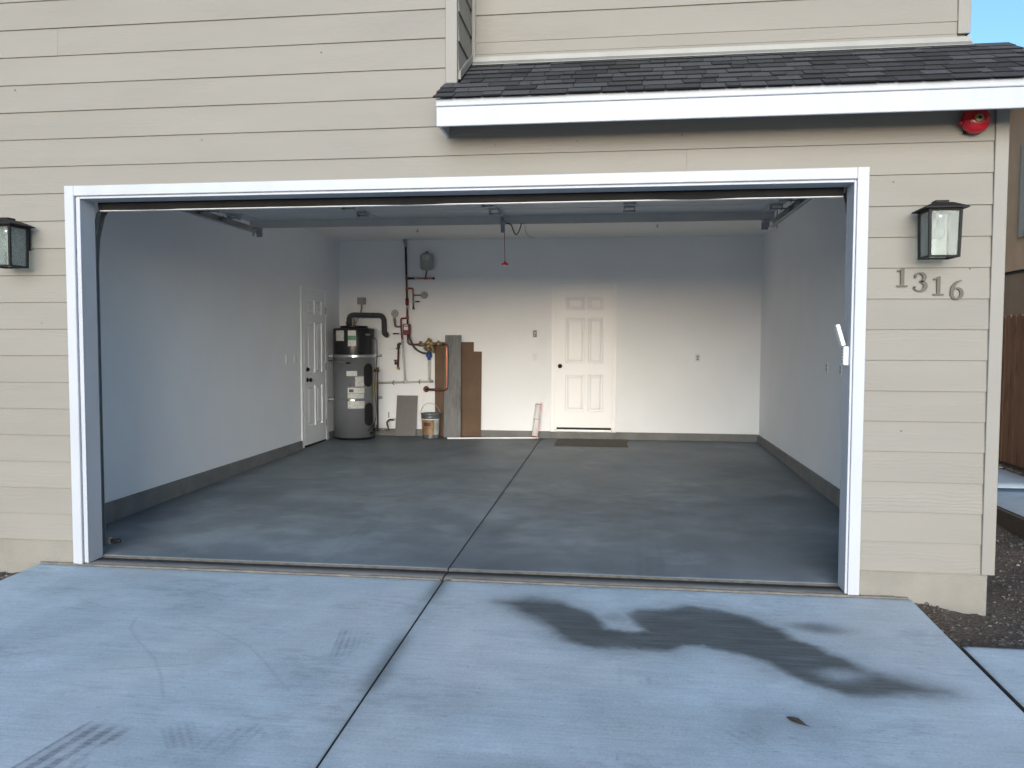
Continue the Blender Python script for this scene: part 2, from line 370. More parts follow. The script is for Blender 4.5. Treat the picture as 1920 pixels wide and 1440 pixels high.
def stones(name, label, regions, count, big=.016):
    phi = (1 + 5 ** .5) / 2
    iv = [Vector(p).normalized() for p in ((-1, phi, 0), (1, phi, 0), (-1, -phi, 0), (1, -phi, 0), (0, -1, phi), (0, 1, phi), (0, -1, -phi), (0, 1, -phi), (phi, 0, -1), (phi, 0, 1), (-phi, 0, -1), (-phi, 0, 1))]
    fc = [(0, 11, 5), (0, 5, 1), (0, 1, 7), (0, 7, 10), (0, 10, 11), (1, 5, 9), (5, 11, 4), (11, 10, 2), (10, 7, 6), (7, 1, 8), (3, 9, 4), (3, 4, 2), (3, 2, 6), (3, 6, 8), (3, 8, 9), (4, 9, 5), (2, 4, 11), (6, 2, 10), (8, 6, 7), (9, 8, 1)]
    b = MB(); tot = sum((r[1] - r[0]) * (r[3] - r[2]) * r[4] for r in regions)
    for (x0, x1, y0, y1, w) in regions:
        for _ in range(int(count * (x1 - x0) * (y1 - y0) * w / tot)):
            x, y = random.uniform(x0, x1), random.uniform(y0, y1); r = random.uniform(.15, 1) ** 3 * big + .0025
            z = -.150 + (.045 * y if y < 0 else 0) + .012 * math.sin(3.1 * x + 1.7 * y) + .010 * math.sin(7.3 * y - 4 * x) + .035 * math.exp(-((abs(x) - 2.86) / .12) ** 2 - ((y + .05) / .2) ** 2)
            s = (r * random.uniform(.7, 1.3), r * random.uniform(.7, 1.3), r * random.uniform(.5, .9)); a = random.random() * 6.3; ca, sa = math.cos(a), math.sin(a)
            vs = []
            for p in iv:
                k = random.uniform(.85, 1.15); px, py, pz = p.x * s[0] * k, p.y * s[1] * k, p.z * s[2] * k
                vs.append((x + ca * px - sa * py, y + sa * px + ca * py, z + pz + s[2] * .2))
            b.add(vs, fc, random.choices((0, 1, 2, 3), (4, 4, .7, 5))[0])
    me = bpy.data.meshes.new(name); me.from_pydata(b.v, [], b.f)
    for q in STONE: me.materials.append(q)
    me.polygons.foreach_set('material_index', b.m); o = bpy.data.objects.new(name, me); COL.objects.link(o)
    return tag(o, label, kind='stuff')
stones('gravel', 'loose small stones on the dark soil beside the corner', [(2.80, 3.7, -.64, .02, 2.2), (3.22, 4.4, .0, 3.4, 1.0)], 2600, .011)
stones('gravel', 'grey gravel between the walkway and the fence', [(5.45, 5.98, 2.5, 9, 1)], 3000, .028)
stones('gravel', 'loose stones on soil left of the driveway', [(-3.6, -2.8, -.5, 0, 1)], 900)

# ---- driveway slabs with stains, tyre marks and dust as per-point wear
def seg_dist(px, py, poly):
    """signed distance to a polygon, negative inside"""
    d = np.full(px.shape, 1e9); ins = np.zeros(px.shape, bool); n = len(poly)
    for i in range(n):
        ax, ay = poly[i]; bx, by = poly[(i + 1) % n]
        ex, ey = bx - ax, by - ay; t = np.clip(((px - ax) * ex + (py - ay) * ey) / (ex * ex + ey * ey), 0, 1)
        d = np.minimum(d, np.hypot(px - ax - t * ex, py - ay - t * ey))
        c = ((ay > py) != (by > py)) & (px < (bx - ax) * (py - ay) / (by - ay + 1e-12) + ax); ins ^= c
    return np.where(ins, -d, d)
def vnoise(x, y, sx, sy, seed):
    g = np.random.default_rng(seed).random((64, 64)); X, Y = x * sx + 500, y * sy + 500
    xi, yi = np.floor(X).astype(int), np.floor(Y).astype(int); fx, fy = X - xi, Y - yi
    fx, fy = fx * fx * (3 - 2 * fx), fy * fy * (3 - 2 * fy)
    a, b, c, d = g[yi % 64, xi % 64], g[yi % 64, (xi + 1) % 64], g[(yi + 1) % 64, xi % 64], g[(yi + 1) % 64, (xi + 1) % 64]
    return (a * (1 - fx) + b * fx) * (1 - fy) + (c * (1 - fx) + d * fx) * fy
def fbm(x, y, s, seed, ay=1.0, oct_=4):
    t, a, n = 0, .5, 0
    for i in range(oct_):
        q = .6 + i * 1.1; X, Y = x * math.cos(q) - y * ay * math.sin(q), x * math.sin(q) + y * ay * math.cos(q)
        t = t + a * vnoise(X, Y, s, s, seed + i * 7); n += a; a *= .55; s *= 2.1
    return t / n
def sstep(a, b, x): t = np.clip((x - a) / (b - a), 0, 1); return t * t * (3 - 2 * t)
STAIN = [(0.384, -0.353), (0.544, -0.288), (0.748, -0.332), (0.885, -0.468), (0.952, -0.603), (0.984, -0.697), (1.119, -0.729), (1.224, -0.687), (1.182, -0.584), (1.137, -0.479), (1.186, -0.389), (1.330, -0.372), (1.479, -0.288), (1.648, -0.333), (1.803, -0.440), (1.901, -0.566), (1.960, -0.707), (2.076, -0.814), (2.171, -0.918), (2.217, -1.036), (2.326, -1.096), (2.438, -1.166), (2.518, -1.211), (2.408, -1.251), (2.242, -1.285), (2.088, -1.277), (1.964, -1.183), (1.862, -1.064), (1.812, -0.977), (1.651, -0.883), (1.519, -0.814), (1.405, -0.828), (1.343, -0.904), (1.173, -0.914), (0.974, -0.915), (0.842, -0.861), (0.732, -0.765), (0.641, -0.601), (0.483, -0.474)]
TREADS = [((-.34, -.86), (-.235, -1.46), .06, .75), ((-1.00, -1.95), (-1.09, -2.40), .13, 1.0), ((-.47, -1.86), (-.50, -2.06), .09, .6),
          ((1.165, -1.05), (1.165, -1.30), .09, .8), ((-.74, -1.90), (-.62, -2.06), .06, .5), ((1.36, -1.45), (1.62, -1.72), .09, .35), ((-.10, -2.0), (-.08, -2.4), .08, .4), ((.42, -2.15), (.40, -2.4), .10, .55)]
ARCS = [[(-2.292, -0.466), (-2.098, -0.602), (-1.848, -0.721), (-1.742, -0.758), (-1.617, -0.775)], [(-1.598, -0.832), (-1.528, -0.992), (-1.394, -1.132), (-1.194, -1.316), (-1.050, -1.500), (-0.927, -1.693)],
        [(-1.249, -0.847), (-0.998, -0.991), (-0.807, -1.111), (-0.620, -1.305), (-0.407, -1.554)], [(2.493, -0.972), (2.597, -1.033), (2.709, -1.034)], [(-2.4, -1.55), (-1.9, -1.56), (-1.3, -1.44), (-1.0, -1.36)]]
def line_dist(x, y, P):
    d = np.full(x.shape, 1e9)
    for (ax, ay), (bx, by) in zip(P[:-1], P[1:]):
        ex, ey = bx - ax, by - ay; t = np.clip(((x - ax) * ex + (y - ay) * ey) / (ex * ex + ey * ey), 0, 1)
        d = np.minimum(d, np.hypot(x - ax - t * ex, y - ay - t * ey))
    return d
def drive_wear(x, y):
    wx = x + .07 * (fbm(x, y, 5, 1) - .5) + .05 * (vnoise(x, y, 2.5, 14, 2) - .5); wy = y + .06 * (fbm(x, y, 5, 3) - .5) + .02 * (vnoise(x, y, 40, 60, 4) - .5)
    d = seg_dist(wx, wy, STAIN) - .028
    soft = .056 + .075 * sstep(.95, .4, x) + .06 * sstep(2.05, 2.5, x)
    st_ = sstep(soft, -soft, d) * (.80 + .35 * fbm(x, y, 2.2, 8, 3)) + .10 * sstep(.02, -.12, d)
    st_ = np.maximum(st_, .30 * sstep(.17, -.02, d) * (.4 + .9 * fbm(x, y, 4, 9, 2.5)))
    st_ *= 1 - .62 * np.exp(-((wx - 2.10) / .10) ** 2 - ((wy + 1.08) / .07) ** 2)
    st_ = np.maximum(st_, .42 * np.exp(-((wx - 1.06) / .11) ** 2 - ((wy + .52) / .10) ** 2))
    st_ = np.maximum(st_, .75 * np.exp(-((wx - 2.15) / .15) ** 2 - ((wy + .54) / .075) ** 2))
    st_ = np.maximum(st_, .38 * np.exp(-((wx - 1.72) / .28) ** 2 - ((wy + 1.56) / .17) ** 2))
    st_ = np.maximum(st_, .30 * np.exp(-((wx - .7) / .35) ** 2 - ((wy + 2.1) / .12) ** 2))
    jd = np.abs(x - (-.026 + (y + .03) * .0155))
    st_ = np.maximum(st_, (.15 + .5 * sstep(.45, .75, vnoise(x, y, 1, 1.6, 12))) * np.exp(-(jd / .06) ** 2))
    st_ = np.maximum(st_, .20 * sstep(.46, .66, fbm(x, y, .8, 14, 1.6)) * sstep(-1.0, -2.0, y))
    st_ = np.maximum(st_, .25 * np.exp(-((y + .03) / .04) ** 2))
    tr = np.zeros(x.shape)
    for i, (a, b, hw, k) in enumerate(TREADS):
        ex, ey = b[0] - a[0], b[1] - a[1]; L = math.hypot(ex, ey); ex, ey = ex / L, ey / L
        u = (x - a[0]) * ex + (y - a[1]) * ey; v = -(x - a[0]) * ey + (y - a[1]) * ex
        ins = sstep(-.06, .05, u) * sstep(L + .06, L - .05, u) * sstep(hw + .008, hw - .004, np.abs(v))
        rib = sstep(.35, .65, .5 + .5 * np.cos(2 * np.pi * v / (hw * .52))); blk = sstep(.25, .6, .5 + .5 * np.sin(2 * np.pi * (u / .030 + v * 12)))
        tr = np.maximum(tr, 1.1 * k * ins * (.30 + .70 * rib * (.55 + .45 * blk)) * sstep(.34, .62, fbm(x, y, 5, 20 + i, .8)))
    for i, A in enumerate(ARCS):
        tr = np.maximum(tr, .26 * sstep(.011, .004, line_dist(x, y, A)) * sstep(.1, .5, vnoise(x, y, 5, 5, 40 + i)))
    sp = vnoise(x, y, 45, 45, 50); tr = np.maximum(tr, .5 * sstep(.95, .985, sp)); tr = np.maximum(tr, .24 * sstep(.52, .70, fbm(x, y, 2.4, 52, 2.2)) * sstep(.45, .62, fbm(x, y, 14, 54, 3)))
    du = .34 * sstep(.46, .66, fbm(x, y, .9, 30)) * sstep(.36, .64, fbm(x, y, 2.2, 31, 4))
    du = np.maximum(du, .35 * sstep(.55, .8, vnoise(x, y, 5, 26, 33)) * np.exp(-((x - 1.7) / .5) ** 2 - ((y + 1.25) / .12) ** 2))
    return {'stain': st_, 'tread': tr, 'dust': du * (1 - np.clip(st_ * 1.5, 0, 1))}
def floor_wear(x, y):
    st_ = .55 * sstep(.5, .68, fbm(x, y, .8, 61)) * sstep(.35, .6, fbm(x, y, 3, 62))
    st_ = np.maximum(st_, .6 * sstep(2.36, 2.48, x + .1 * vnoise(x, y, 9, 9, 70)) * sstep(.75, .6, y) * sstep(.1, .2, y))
    st_ = np.maximum(st_, .5 * sstep(5.9, 6.5, y + .5 * vnoise(x, y, 1, 1, 66)))  # darker towards the back wall
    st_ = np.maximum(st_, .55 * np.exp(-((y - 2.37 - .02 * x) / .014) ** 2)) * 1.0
    st_ = np.maximum(st_, .35 * sstep(.25, .10, np.minimum(x + 3.02, 3.01 - x)))  # darker band along both side walls
    tr = np.zeros(x.shape)
    for xx in (1.20, 1.27, 1.34, -.95, -.88): tr = np.maximum(tr, .3 * np.exp(-((x - xx - .02 * y) / .02) ** 2) * sstep(2.2, 1.2, y) * vnoise(x, y, 2, 3, 80))
    wx, wy = x + .5 * (fbm(x, y, 1.1, 90) - .5), y + .5 * (fbm(x, y, 1.1, 95) - .5)
    du = .62 * sstep(.42, .66, fbm(wx, wy, .9, 71)) * (.3 + .7 * sstep(.35, .62, fbm(wx, wy, 4, 72, 1.4))) * sstep(5.0, 1.6, y)
    du = np.maximum(du, .30 * sstep(.5, .66, fbm(wx, wy, 2.2, 74)) * sstep(.38, .62, fbm(x, y, 9, 75, 1.6)))
    return {'stain': st_ * .5, 'tread': tr, 'dust': du}
def slab_mesh(name, x0f, x1f, y0, y1, zf, step, material, parent, wear, thick=.14, edge=.006):
    ny = max(2, int((y1 - y0) / step)); nx = max(2, int((x1f(y0) - x0f(y0)) / step))
    Y = np.linspace(y0, y1, ny + 1); X0 = np.array([x0f(y) for y in Y]); X1 = np.array([x1f(y) for y in Y])
    T = np.linspace(0, 1, nx + 1); PX = X0[:, None] + (X1 - X0)[:, None] * T[None, :]; PY = np.repeat(Y[:, None], nx + 1, 1)
    PZ = np.vectorize(zf)(PY) + .0016 * (vnoise(PX, PY, 2.2, 2.2, 5) - .5)
    PZ[:, 0] -= edge; PZ[:, -1] -= edge; PZ[0] -= edge; PZ[-1] -= edge
    top = np.stack([PX, PY, PZ], -1).reshape(-1, 3); W_ = nx + 1
    idx = (np.arange(ny)[:, None] * W_ + np.arange(nx)[None, :]).reshape(-1)
    F = np.stack([idx, idx + 1, idx + 1 + W_, idx + W_], -1)
    ring = list(range(W_)) + [j * W_ + nx for j in range(1, ny + 1)] + [ny * W_ + i for i in range(nx - 1, -1, -1)] + [j * W_ for j in range(ny - 1, 0, -1)]
    low = top[ring].copy(); low[:, 2] -= thick; V = np.concatenate([top, low]); b0 = len(top); k = len(ring)
    SF = np.array([[ring[i], b0 + i, b0 + (i + 1) % k, ring[(i + 1) % k]] for i in range(k)])
    F = np.concatenate([F, SF])
    me = bpy.data.meshes.new(name); me.vertices.add(len(V)); me.vertices.foreach_set('co', V.astype(np.float32).reshape(-1))
    me.loops.add(len(F) * 4); me.loops.foreach_set('vertex_index', F.astype(np.int32).reshape(-1))
    me.polygons.add(len(F)); me.polygons.foreach_set('loop_start', np.arange(0, len(F) * 4, 4, dtype=np.int32))
    me.update(calc_edges=True); me.validate()
    me.materials.append(material); me.materials.append(SLABSIDE)
    mi = np.zeros(len(F), np.int32); mi[len(idx):] = 1; me.polygons.foreach_set('material_index', mi)
    sm = np.zeros(len(F), bool); sm[:len(idx)] = True; me.polygons.foreach_set('use_smooth', sm)
    for nm, val in wear(V[:, 0], V[:, 1]).items():
        a = me.attributes.new(nm, 'FLOAT', 'POINT'); a.data.foreach_set('value', np.clip(val, 0, 1).astype(np.float32))
    o = bpy.data.objects.new(name, me); COL.objects.link(o); o.parent = parent
    return o
JX = lambda y: -.026 + (y + .03) * .0155            # the driveway's joint
drv = tag(empty('driveway'), 'pale broom finished concrete driveway with a wet stain', kind='structure')
slab_mesh('slab', lambda y: -2.80 + .045 * min(0, y), lambda y: JX(y) - .0045, -2.42, -.030, dz, .0085, DRIVE, drv, drive_wear)
slab_mesh('slab', lambda y: JX(y) + .0045, lambda y: 2.777 - .005 * y, -2.42, -.030, dz, .0085, DRIVE, drv, drive_wear)
for a, b in ((lambda y: -2.92, lambda y: JX(y) - .0045), (lambda y: JX(y) + .0045, lambda y: 2.79)):
    slab_mesh('slab', a, b, -5.6, -2.43, dz, .4, DRIVE, drv, lambda x, y: {})
    slab_mesh('slab', a, b, -9.3, -5.61, dz, .4, DRIVE, drv, lambda x, y: {})
pd = tag(empty('side_slab'), 'pale concrete pad joining the right edge of the driveway', kind='structure')
slab_mesh('slab', lambda y: 2.800 - .005 * y, lambda y: 6.5, -2.42, -.665, dz, .03, DRIVE, pd, drive_wear)
slab_mesh('slab', lambda y: 2.81, lambda y: 6.5, -5.6, -2.43, dz, .4, DRIVE, pd, lambda x, y: {})
wk = tag(empty('walkway'), 'pale concrete side walkway with a dark timber form edge', kind='structure')
slab_mesh('slab', lambda y: 4.41, lambda y: 5.42, .6, 3.6, lambda y: .0, .3, DRIVE, wk, lambda x, y: {})
slab_mesh('slab', lambda y: 4.41, lambda y: 5.42, 3.61, 6.8, lambda y: .0, .3, DRIVE, wk, lambda x, y: {})
MB().box(4.365, 4.405, .55, 6.8, -.20, -.012).build('form_board', FORMW, wk, .003)

# ---- garage floor
gf = tag(empty('garage_floor'), 'smooth grey concrete garage floor with a central joint', kind='structure')
GX = lambda y: -.030 + y * .0017
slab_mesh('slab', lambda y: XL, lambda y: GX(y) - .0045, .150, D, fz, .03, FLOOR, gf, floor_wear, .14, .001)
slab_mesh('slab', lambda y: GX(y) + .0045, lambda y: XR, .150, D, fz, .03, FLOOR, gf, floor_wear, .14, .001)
rec = lambda y: -.0615 + (y - .15) * .01
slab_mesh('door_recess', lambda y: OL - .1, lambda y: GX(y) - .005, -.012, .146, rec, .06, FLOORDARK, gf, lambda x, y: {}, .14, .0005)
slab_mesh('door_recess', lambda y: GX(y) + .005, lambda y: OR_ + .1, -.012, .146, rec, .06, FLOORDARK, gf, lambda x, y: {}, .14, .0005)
lp = MB(); x = -2.80
while x < 2.76:                                       # the chipped pale lip of the slab
    x2 = min(x + random.uniform(.05, .16), 2.76); t = random.uniform(-.0025, .0015)
    if not (x < GX(0) < x2): lp.box(x, x2, -.024 - random.uniform(0, .003), -.0125, -.2, -.0605 + t)
    x = x2
lp.build('slab_lip', LIP, gf)

exec_order = None
# ------------------------------------------------------------------ the house
house = tag(empty('house'), 'beige two storey house with horizontal lap siding and an open garage', 'house')
def siding_rows(x0, x1, k0, k1, y=0.0, base=ZB, axis='x', ends=None):
    for k in range(k0, k1):
        if axis == 'x' and ends is None and x1 - x0 > 5 and k % 5 == 3:
            q_ = x1 - 3.66 * random.uniform(.25, 1.0) if x1 - x0 > 4 else x0 + (x1 - x0) * random.uniform(.3, .7)
            siding_rows(x0, q_ - .0005, k, k + 1, y, base, axis, 1); siding_rows(q_ + .0005, x1, k, k + 1, y, base, axis, 1); continue
        z0 = base + E * k + random.uniform(-.0012, .0012); z1 = z0 + E + .012
        b = MB(); a = x0; n = max(2, int(abs(x1 - x0) / .45)); jit = [random.uniform(-.0010, .0010) for _ in range(n + 1)]; jb = [random.uniform(-.0012, .0012) for _ in range(n + 1)]
        vs = []
        for i in range(n + 1):
            t = x0 + (x1 - x0) * i / n
            for (py, pz) in ((-.0125 + jb[i], z0 + jit[i]), (-.0115 + jb[i], z0 + jit[i] + .0012), (-.002, z1), (.006, z1), (-.003 + jb[i], z0 + jit[i])):
                vs.append((t, y + py, pz) if axis == 'x' else (y - py, t, pz))
        q = 5; fs = [(i * q + j, i * q + (j + 1) % q, (i + 1) * q + (j + 1) % q, (i + 1) * q + j) for i in range(n) for j in range(q)]
        fs += [tuple(range(q - 1, -1, -1)), tuple(range(n * q, n * q + q))]
        b.add(vs, fs).build('siding_board', SIDING, house)
XH = -13.0
siding_rows(XH, TL - .001, 0, 13)                    # left of the opening
siding_rows(TR + .001, 3.158, 0, 13)                 # right of the opening
siding_rows(XH, 3.158, 13, 15)                       # over the opening
siding_rows(XH, -.008, 15, 30)                       # upper left wall
siding_rows(.03, 3.158, 15, 16)                      # under the porch roof
YR = .45                                             # plane of the set back upper wall
siding_rows(.102, 3.11, 0, 13, YR, 3.412 - E * .0)   # upper wall, set back
MB().prism([(.102, 3.300), (3.11, 3.300), (3.11, 3.335), (.102, 3.335)], 'y', YR - .012, YR - .002).build('siding_board', SIDING, house)
MB().prism([(.102, 3.338), (3.11, 3.338), (3.11, 3.412), (.102, 3.424)], 'y', YR - .0085, YR + .004).build('siding_board', SIDING, house)
def slope(y): return 3.016 + y * .572                # top of the roof boards
for k in range(0, 14):                               # the return wall, its boards end on the roof
    z0 = ZB + E * (17 + k) - .015; z1 = z0 + E + .01
    ya, yb = .012, YR - .012
    lo = lambda y: max(z0, slope(y) + .055)
    if z1 < slope(ya) + .055: continue
    yc = (z0 - .055 - 3.016) / .572
    pts = [(ya, lo(ya))] + ([(yc, z0)] if ya < yc < yb else []) + [(yb, lo(yb))]
    top = [(yb, z1), (ya, z1)] if lo(yb) < z1 else [(yc2 := (z1 - .055 - 3.016) / .572, z1), (ya, z1)]
    if lo(yb) >= z1: pts = [(ya, lo(ya))] + ([(yc, z0)] if ya < yc < yc2 else [])
    poly = pts + top; q = len(poly)
    off = lambda z: .062 + .012 * max(0, min(1, (z1 - z) / E))
    vs = [(off(p[1]), p[0], p[1]) for p in poly] + [(.045, p[0], p[1]) for p in poly]
    MB().add(vs, [tuple(range(q)), tuple(range(2 * q - 1, q - 1, -1))] + [(i, i + q, (i + 1) % q + q, (i + 1) % q) for i in range(q)]).build('siding_board', SIDING, house)
MB().prism([(.014, slope(.014) + .018), (YR - .012, slope(YR - .012) + .018), (YR - .012, slope(YR - .012) + .07), (.014, slope(.014) + .07)], 'x', .064, .082).build('skirt_board', TRIM_TAN, house, .002)
nails = MB()
for x, z in ((-.80, 3.235), (.30, 2.63), (.80, 2.64), (1.42, 2.66), (-2.9, 3.08), (2.62, 2.36), (3.05, 1.86), (-2.75, 1.55), (2.70, .92), (-1.6, 2.72)):
    house_nail = MB().lathe([(.0045, 0), (.0045, .0016), (.0, .0018)], (x, -.0095, z), (0, -1, 0), 8).build('nail_head', CURB, house)
# corner boards
def trim_board(x0, x1, y0, y1, z0, z1, name='corner_board', m=TRIM_TAN): return MB().box(x0, x1, y0, y1, z0, z1).build(name, m, house, .003)
trim_board(3.159, 3.232, -.021, .02, .088, 2.765)
trim_board(3.212, 3.233, .0205, .09, .088, 2.765)
trim_board(-.007, .066, -.021, .016, 3.012, 5.4)
trim_board(.045, .067, .0165, .04, 3.04, 5.4)
trim_board(.075, .101, YR - .018, YR - .001, 3.29, 5.4)
trim_board(3.111, 3.185, YR - .021, YR + .02, 3.335, 5.4)
trim_board(3.164, 3.186, YR + .021, YR + .08, 3.335, 5.4)
# foundation faces
for b_ in ((XH, OL - .015, .008, .16), (OR_ + .015, 3.205, .008, .16), (3.05, 3.206, .161, 14)): MB().box(*b_, -.6, ZB + .01).build('foundation', STUCCO_BASE, house, .004)
# structural walls (sheathing outside, plaster inside)
def wall(x0, x1, y0, y1, z0, z1, name='wall', m=WALLPAINT): return MB().box(x0, x1, y0, y1, z0, z1).build(name, m, house)
wall(XH, OL - .018, .0085, .139, ZB, 2.9); wall(OR_ + .018, 3.2, .0085, .139, ZB, 2.9); wall(OL - .018, OR_ + .018, .0085, .139, 2.39, 2.9)
wall(XL - .12, XL, .14, D + .12, -.2, H + .1, 'left_wall'); wall(XR, 3.2, .14, D + .12, -.2, H + .1, 'right_wall')
wall(XL, XR, D, D + .12, -.2, H + .1, 'back_wall'); wall(XL, XR, .14, D, H, H + .1, 'garage_ceiling', CEILPAINT)
wall(XH, 3.2, 6.80, 14, -.2, 3.0, 'rear_wall', STUCCO_BASE); wall(XH, XH + .1, .14, 6.80, -.2, 3.0, 'side_wall', STUCCO_BASE)
wall(XH, .043, .0085, 14, 3.01, 5.6, 'upper_wall', STUCCO_BASE); wall(.0435, 3.163, YR + .006, 14, 3.01, 5.6, 'upper_wall', STUCCO_BASE)
MB().prism([(-.7, 5.61), (14.6, 5.61), (14.6, 5.75), (6.95, 8.8), (-.7, 5.75)], 'x', XH - .5, 3.65).build('main_roof', SHING[1], house)
# ---- white trim of the garage opening
def white(name, *b, bev=.003): return MB().box(*b).build(name, WHITE, house, bev)
white('opening_trim', TL, TL + .066, -.024, -.0015, -.064, TT); white('opening_trim', TR - .066, TR, -.024, -.0015, -.060, TT)
white('opening_trim', TL + .0665, TR - .0665, -.0235, -.0015, TT - .066, TT - .0005)
white('opening_jamb', TL + .067, OL, -.004, .145, -.058, 2.372); white('opening_jamb', OR_, TR - .067, -.004, .145, -.054, 2.372)
white('opening_jamb', TL + .067, TR - .067, -.0035, .1445, 2.3625, 2.392)
for a, b in ((OL - .013, OL + .001), (OR_ - .001, OR_ + .013)): white('stop_moulding', a, b, -.0125, .001, -.056, 2.371, bev=.002)
white('stop_moulding', OL + .0012, OR_ - .0012, -.012, .001, 2.3615, 2.374, bev=.002)
# ---- porch roof: fascia, soffit, deck, shingles
XRF0, XRF1 = -.001, 3.40
fb = MB().box(XRF0, XRF1, -.300, -.281, 2.679, 2.790).build('fascia', WHITE, house, .003)
MB().box(XRF0 - .001, XRF1 + .001, -.309, -.281, 2.7905, 2.836).build('fascia_cap', WHITE, house, .004)
MB().box(XRF0, XRF0 + .018, -.2805, -.0135, 2.69, 2.84).build('fascia_return', WHITE, house, .002)
MB().box(XRF0 + .019, XRF1, -.2805, -.0136, 2.772, 2.786).build('soffit', SOFFIT, house)
roof = MB().prism([(-.2805, slope(-.2805) - .006), (YR, slope(YR) - .012), (YR, 2.98), (-.013, 2.98), (-.013, 2.79), (-.2805, 2.79)], 'x', XRF0 + .02, XRF1).build('roof', SHING[0], house)
sl = Vector((0, 1, .572)).normalized(); nr = Vector((0, -.572, 1)).normalized()
Ltot = (YR - .004 + .335) / sl.y; rows = 8; ex = Ltot / rows
shin = 0
for r in range(rows):
    x = XRF0 - .014; off = random.uniform(0, .1)
    while x < XRF1 + .01:
        w = random.choice((.075, .095, .11, .13, .15, .18, .21)) * random.uniform(.9, 1.1)
        if r == 0 and x < 0: w = .12
        x2 = min(x + w, XRF1 + .012)
        if x2 > XRF1 - .04: x2 = XRF1 + .012
        s0, s1 = r * ex, (r + 1) * ex + .03
        if r == rows - 1: s1 = Ltot
        y_a = -.335 + s0 * sl.y
        # rows behind the front wall plane start right of the return wall
        xa = x
        if y_a + .06 > 0 and x2 <= .086: x = x2; continue
        if y_a + .06 > 0: xa = max(x, .084)
        th = random.choice((.004, .006, .009))
        base = Vector((0, -.335, slope(-.335)))
        jit = random.uniform(-.002, .002)
        P0 = base + sl * (s0 + jit); P1 = base + sl * s1
        b = MB(); g0 = .0022
        lo, hi = .001, .003
        vs = []
        for xx in (xa + g0, x2 - g0):
            vs += [Vector((xx, P0.y, P0.z)) + nr * (lo + .006), Vector((xx, P1.y, P1.z)) + nr * lo, Vector((xx, P1.y, P1.z)) + nr * (lo + .004), Vector((xx, P0.y, P0.z)) + nr * (lo + .006 + th)]
        b.add(vs, [(0, 1, 2, 3), (7, 6, 5, 4), (0, 4, 5, 1), (1, 5, 6, 2), (2, 6, 7, 3)]); b.add([vs[i] for i in (3, 7, 4, 0)], [(0, 1, 2, 3)], 1)
        b.build('shingle', [random.choices(SHING, (4, 5, 4))[0], SHINGEDGE], roof); shin += 1
        x = x2
MB().prism([(YR - .060, slope(YR - .060) + .014), (YR - .0135, slope(YR - .0135) + .016), (YR - .0135, 3.318), (YR - .017, 3.318), (YR - .019, slope(YR) + .014), (YR - .060, slope(YR - .060) + .017)], 'x', .084, 3.19).build('flashing', FLASH, house)
# ---- stem wall curb
cz = lambda y: .0796 + .0006 * y + .07
cb = MB()
def curb_piece(y0, y1, side):
    a, b = (XL, XL + .022) if side < 0 else (XR - .022, XR)
    vs = [(x, y, z) for y in (y0, y1) for x in (a, b) for z in (fz(y) - .05, {0: .129, 1: .137}[int(side > 0)] + .018 * (y / D) + (.0 if x in (XL, XR) else -.004))]
    return MB().add(vs, [(0, 1, 3, 2), (4, 6, 7, 5), (0, 4, 5, 1), (2, 3, 7, 6), (1, 5, 7, 3), (0, 2, 6, 4)]).build('stem_wall', CURB, house, .003)
curb_piece(.15, 5.10, -1); curb_piece(6.075, D, -1); curb_piece(.15, D, 1)
MB().box(XL + .0225, .108, D - .022, D, -.1, .155).build('stem_wall', CURB, house, .003)
MB().box(1.038, XR - .0225, D - .022, D, -.1, .158).build('stem_wall', CURB, house, .003)
MB().box(.108, 1.038, D - .020, D, -.1, .150).build('stem_wall', CURB, house, .003)

# ---- panelled doors
def panel_door(name, w, h, place, knob_u, label=None):
    """door in local u (width), v (height), n (towards the room); place maps (u, v, n) to the world"""
    rows_ = [(.045, .045)]
    us = [0, .125 * w / .79, .415 * w / .79 - .015, .46 * w / .79 - .01, w - .125 * w / .79, w]
    vsx = [0, .118 * h, .384 * h, .468 * h, .796 * h, .854 * h, .946 * h, h]
    b = MB(); cells = []
    for i in range(5):
        for j in range(7):
            q = (us[i], us[i + 1], vsx[j], vsx[j + 1])
            if i in (1, 3) and j in (1, 3, 5): cells.append(q)
            else: b.add([place(*p) for p in ((q[0], q[2], .012), (q[1], q[2], .012), (q[1], q[3], .012), (q[0], q[3], .012))], [(0, 1, 2, 3)])
    b.add([place(*p) for p in ((0, 0, .012), (w, 0, .012), (w, h, .012), (0, h, .012), (0, 0, -.02), (w, 0, -.02), (w, h, -.02), (0, h, -.02))], [(0, 4, 5, 1), (1, 5, 6, 2), (2, 6, 7, 3), (3, 7, 4, 0), (4, 7, 6, 5)])
    d = b.build(name, DOORPAINT, house)
    for (a, c, e, g_) in cells:
        p = MB(); rings = [(0, .012), (.004, .0), (.010, -.007), (.022, -.008), (.028, -.004), (.048, .008)]
        vv = []
        for ins, n_ in rings: vv += [place(a + ins, e + ins, n_), place(c - ins, e + ins, n_), place(c - ins, g_ - ins, n_), place(a + ins, g_ - ins, n_)]
        ff = [(k * 4 + i, k * 4 + (i + 1) % 4, k * 4 + 4 + (i + 1) % 4, k * 4 + 4 + i) for k in range(len(rings) - 1) for i in range(4)] + [tuple(range(len(rings) * 4 - 4, len(rings) * 4))]
        p.add(vv, ff).build('door_panel', DOORPAINT, d)
    return d
def knob(parent, c, ax, name='knob', r=.027):
    return MB().lathe([(.031, 0), (.031, .006), (.012, .008), (.011, .03), (r, .038), (r * 1.04, .05), (r * .8, .062), (.0, .066)], c, ax, 20).build(name, BLACKMETAL, parent)
bd = panel_door('entry_door', .775, 1.958, lambda u, v, n: (.194 + u, D - .012 - n, .217 + v), 0)
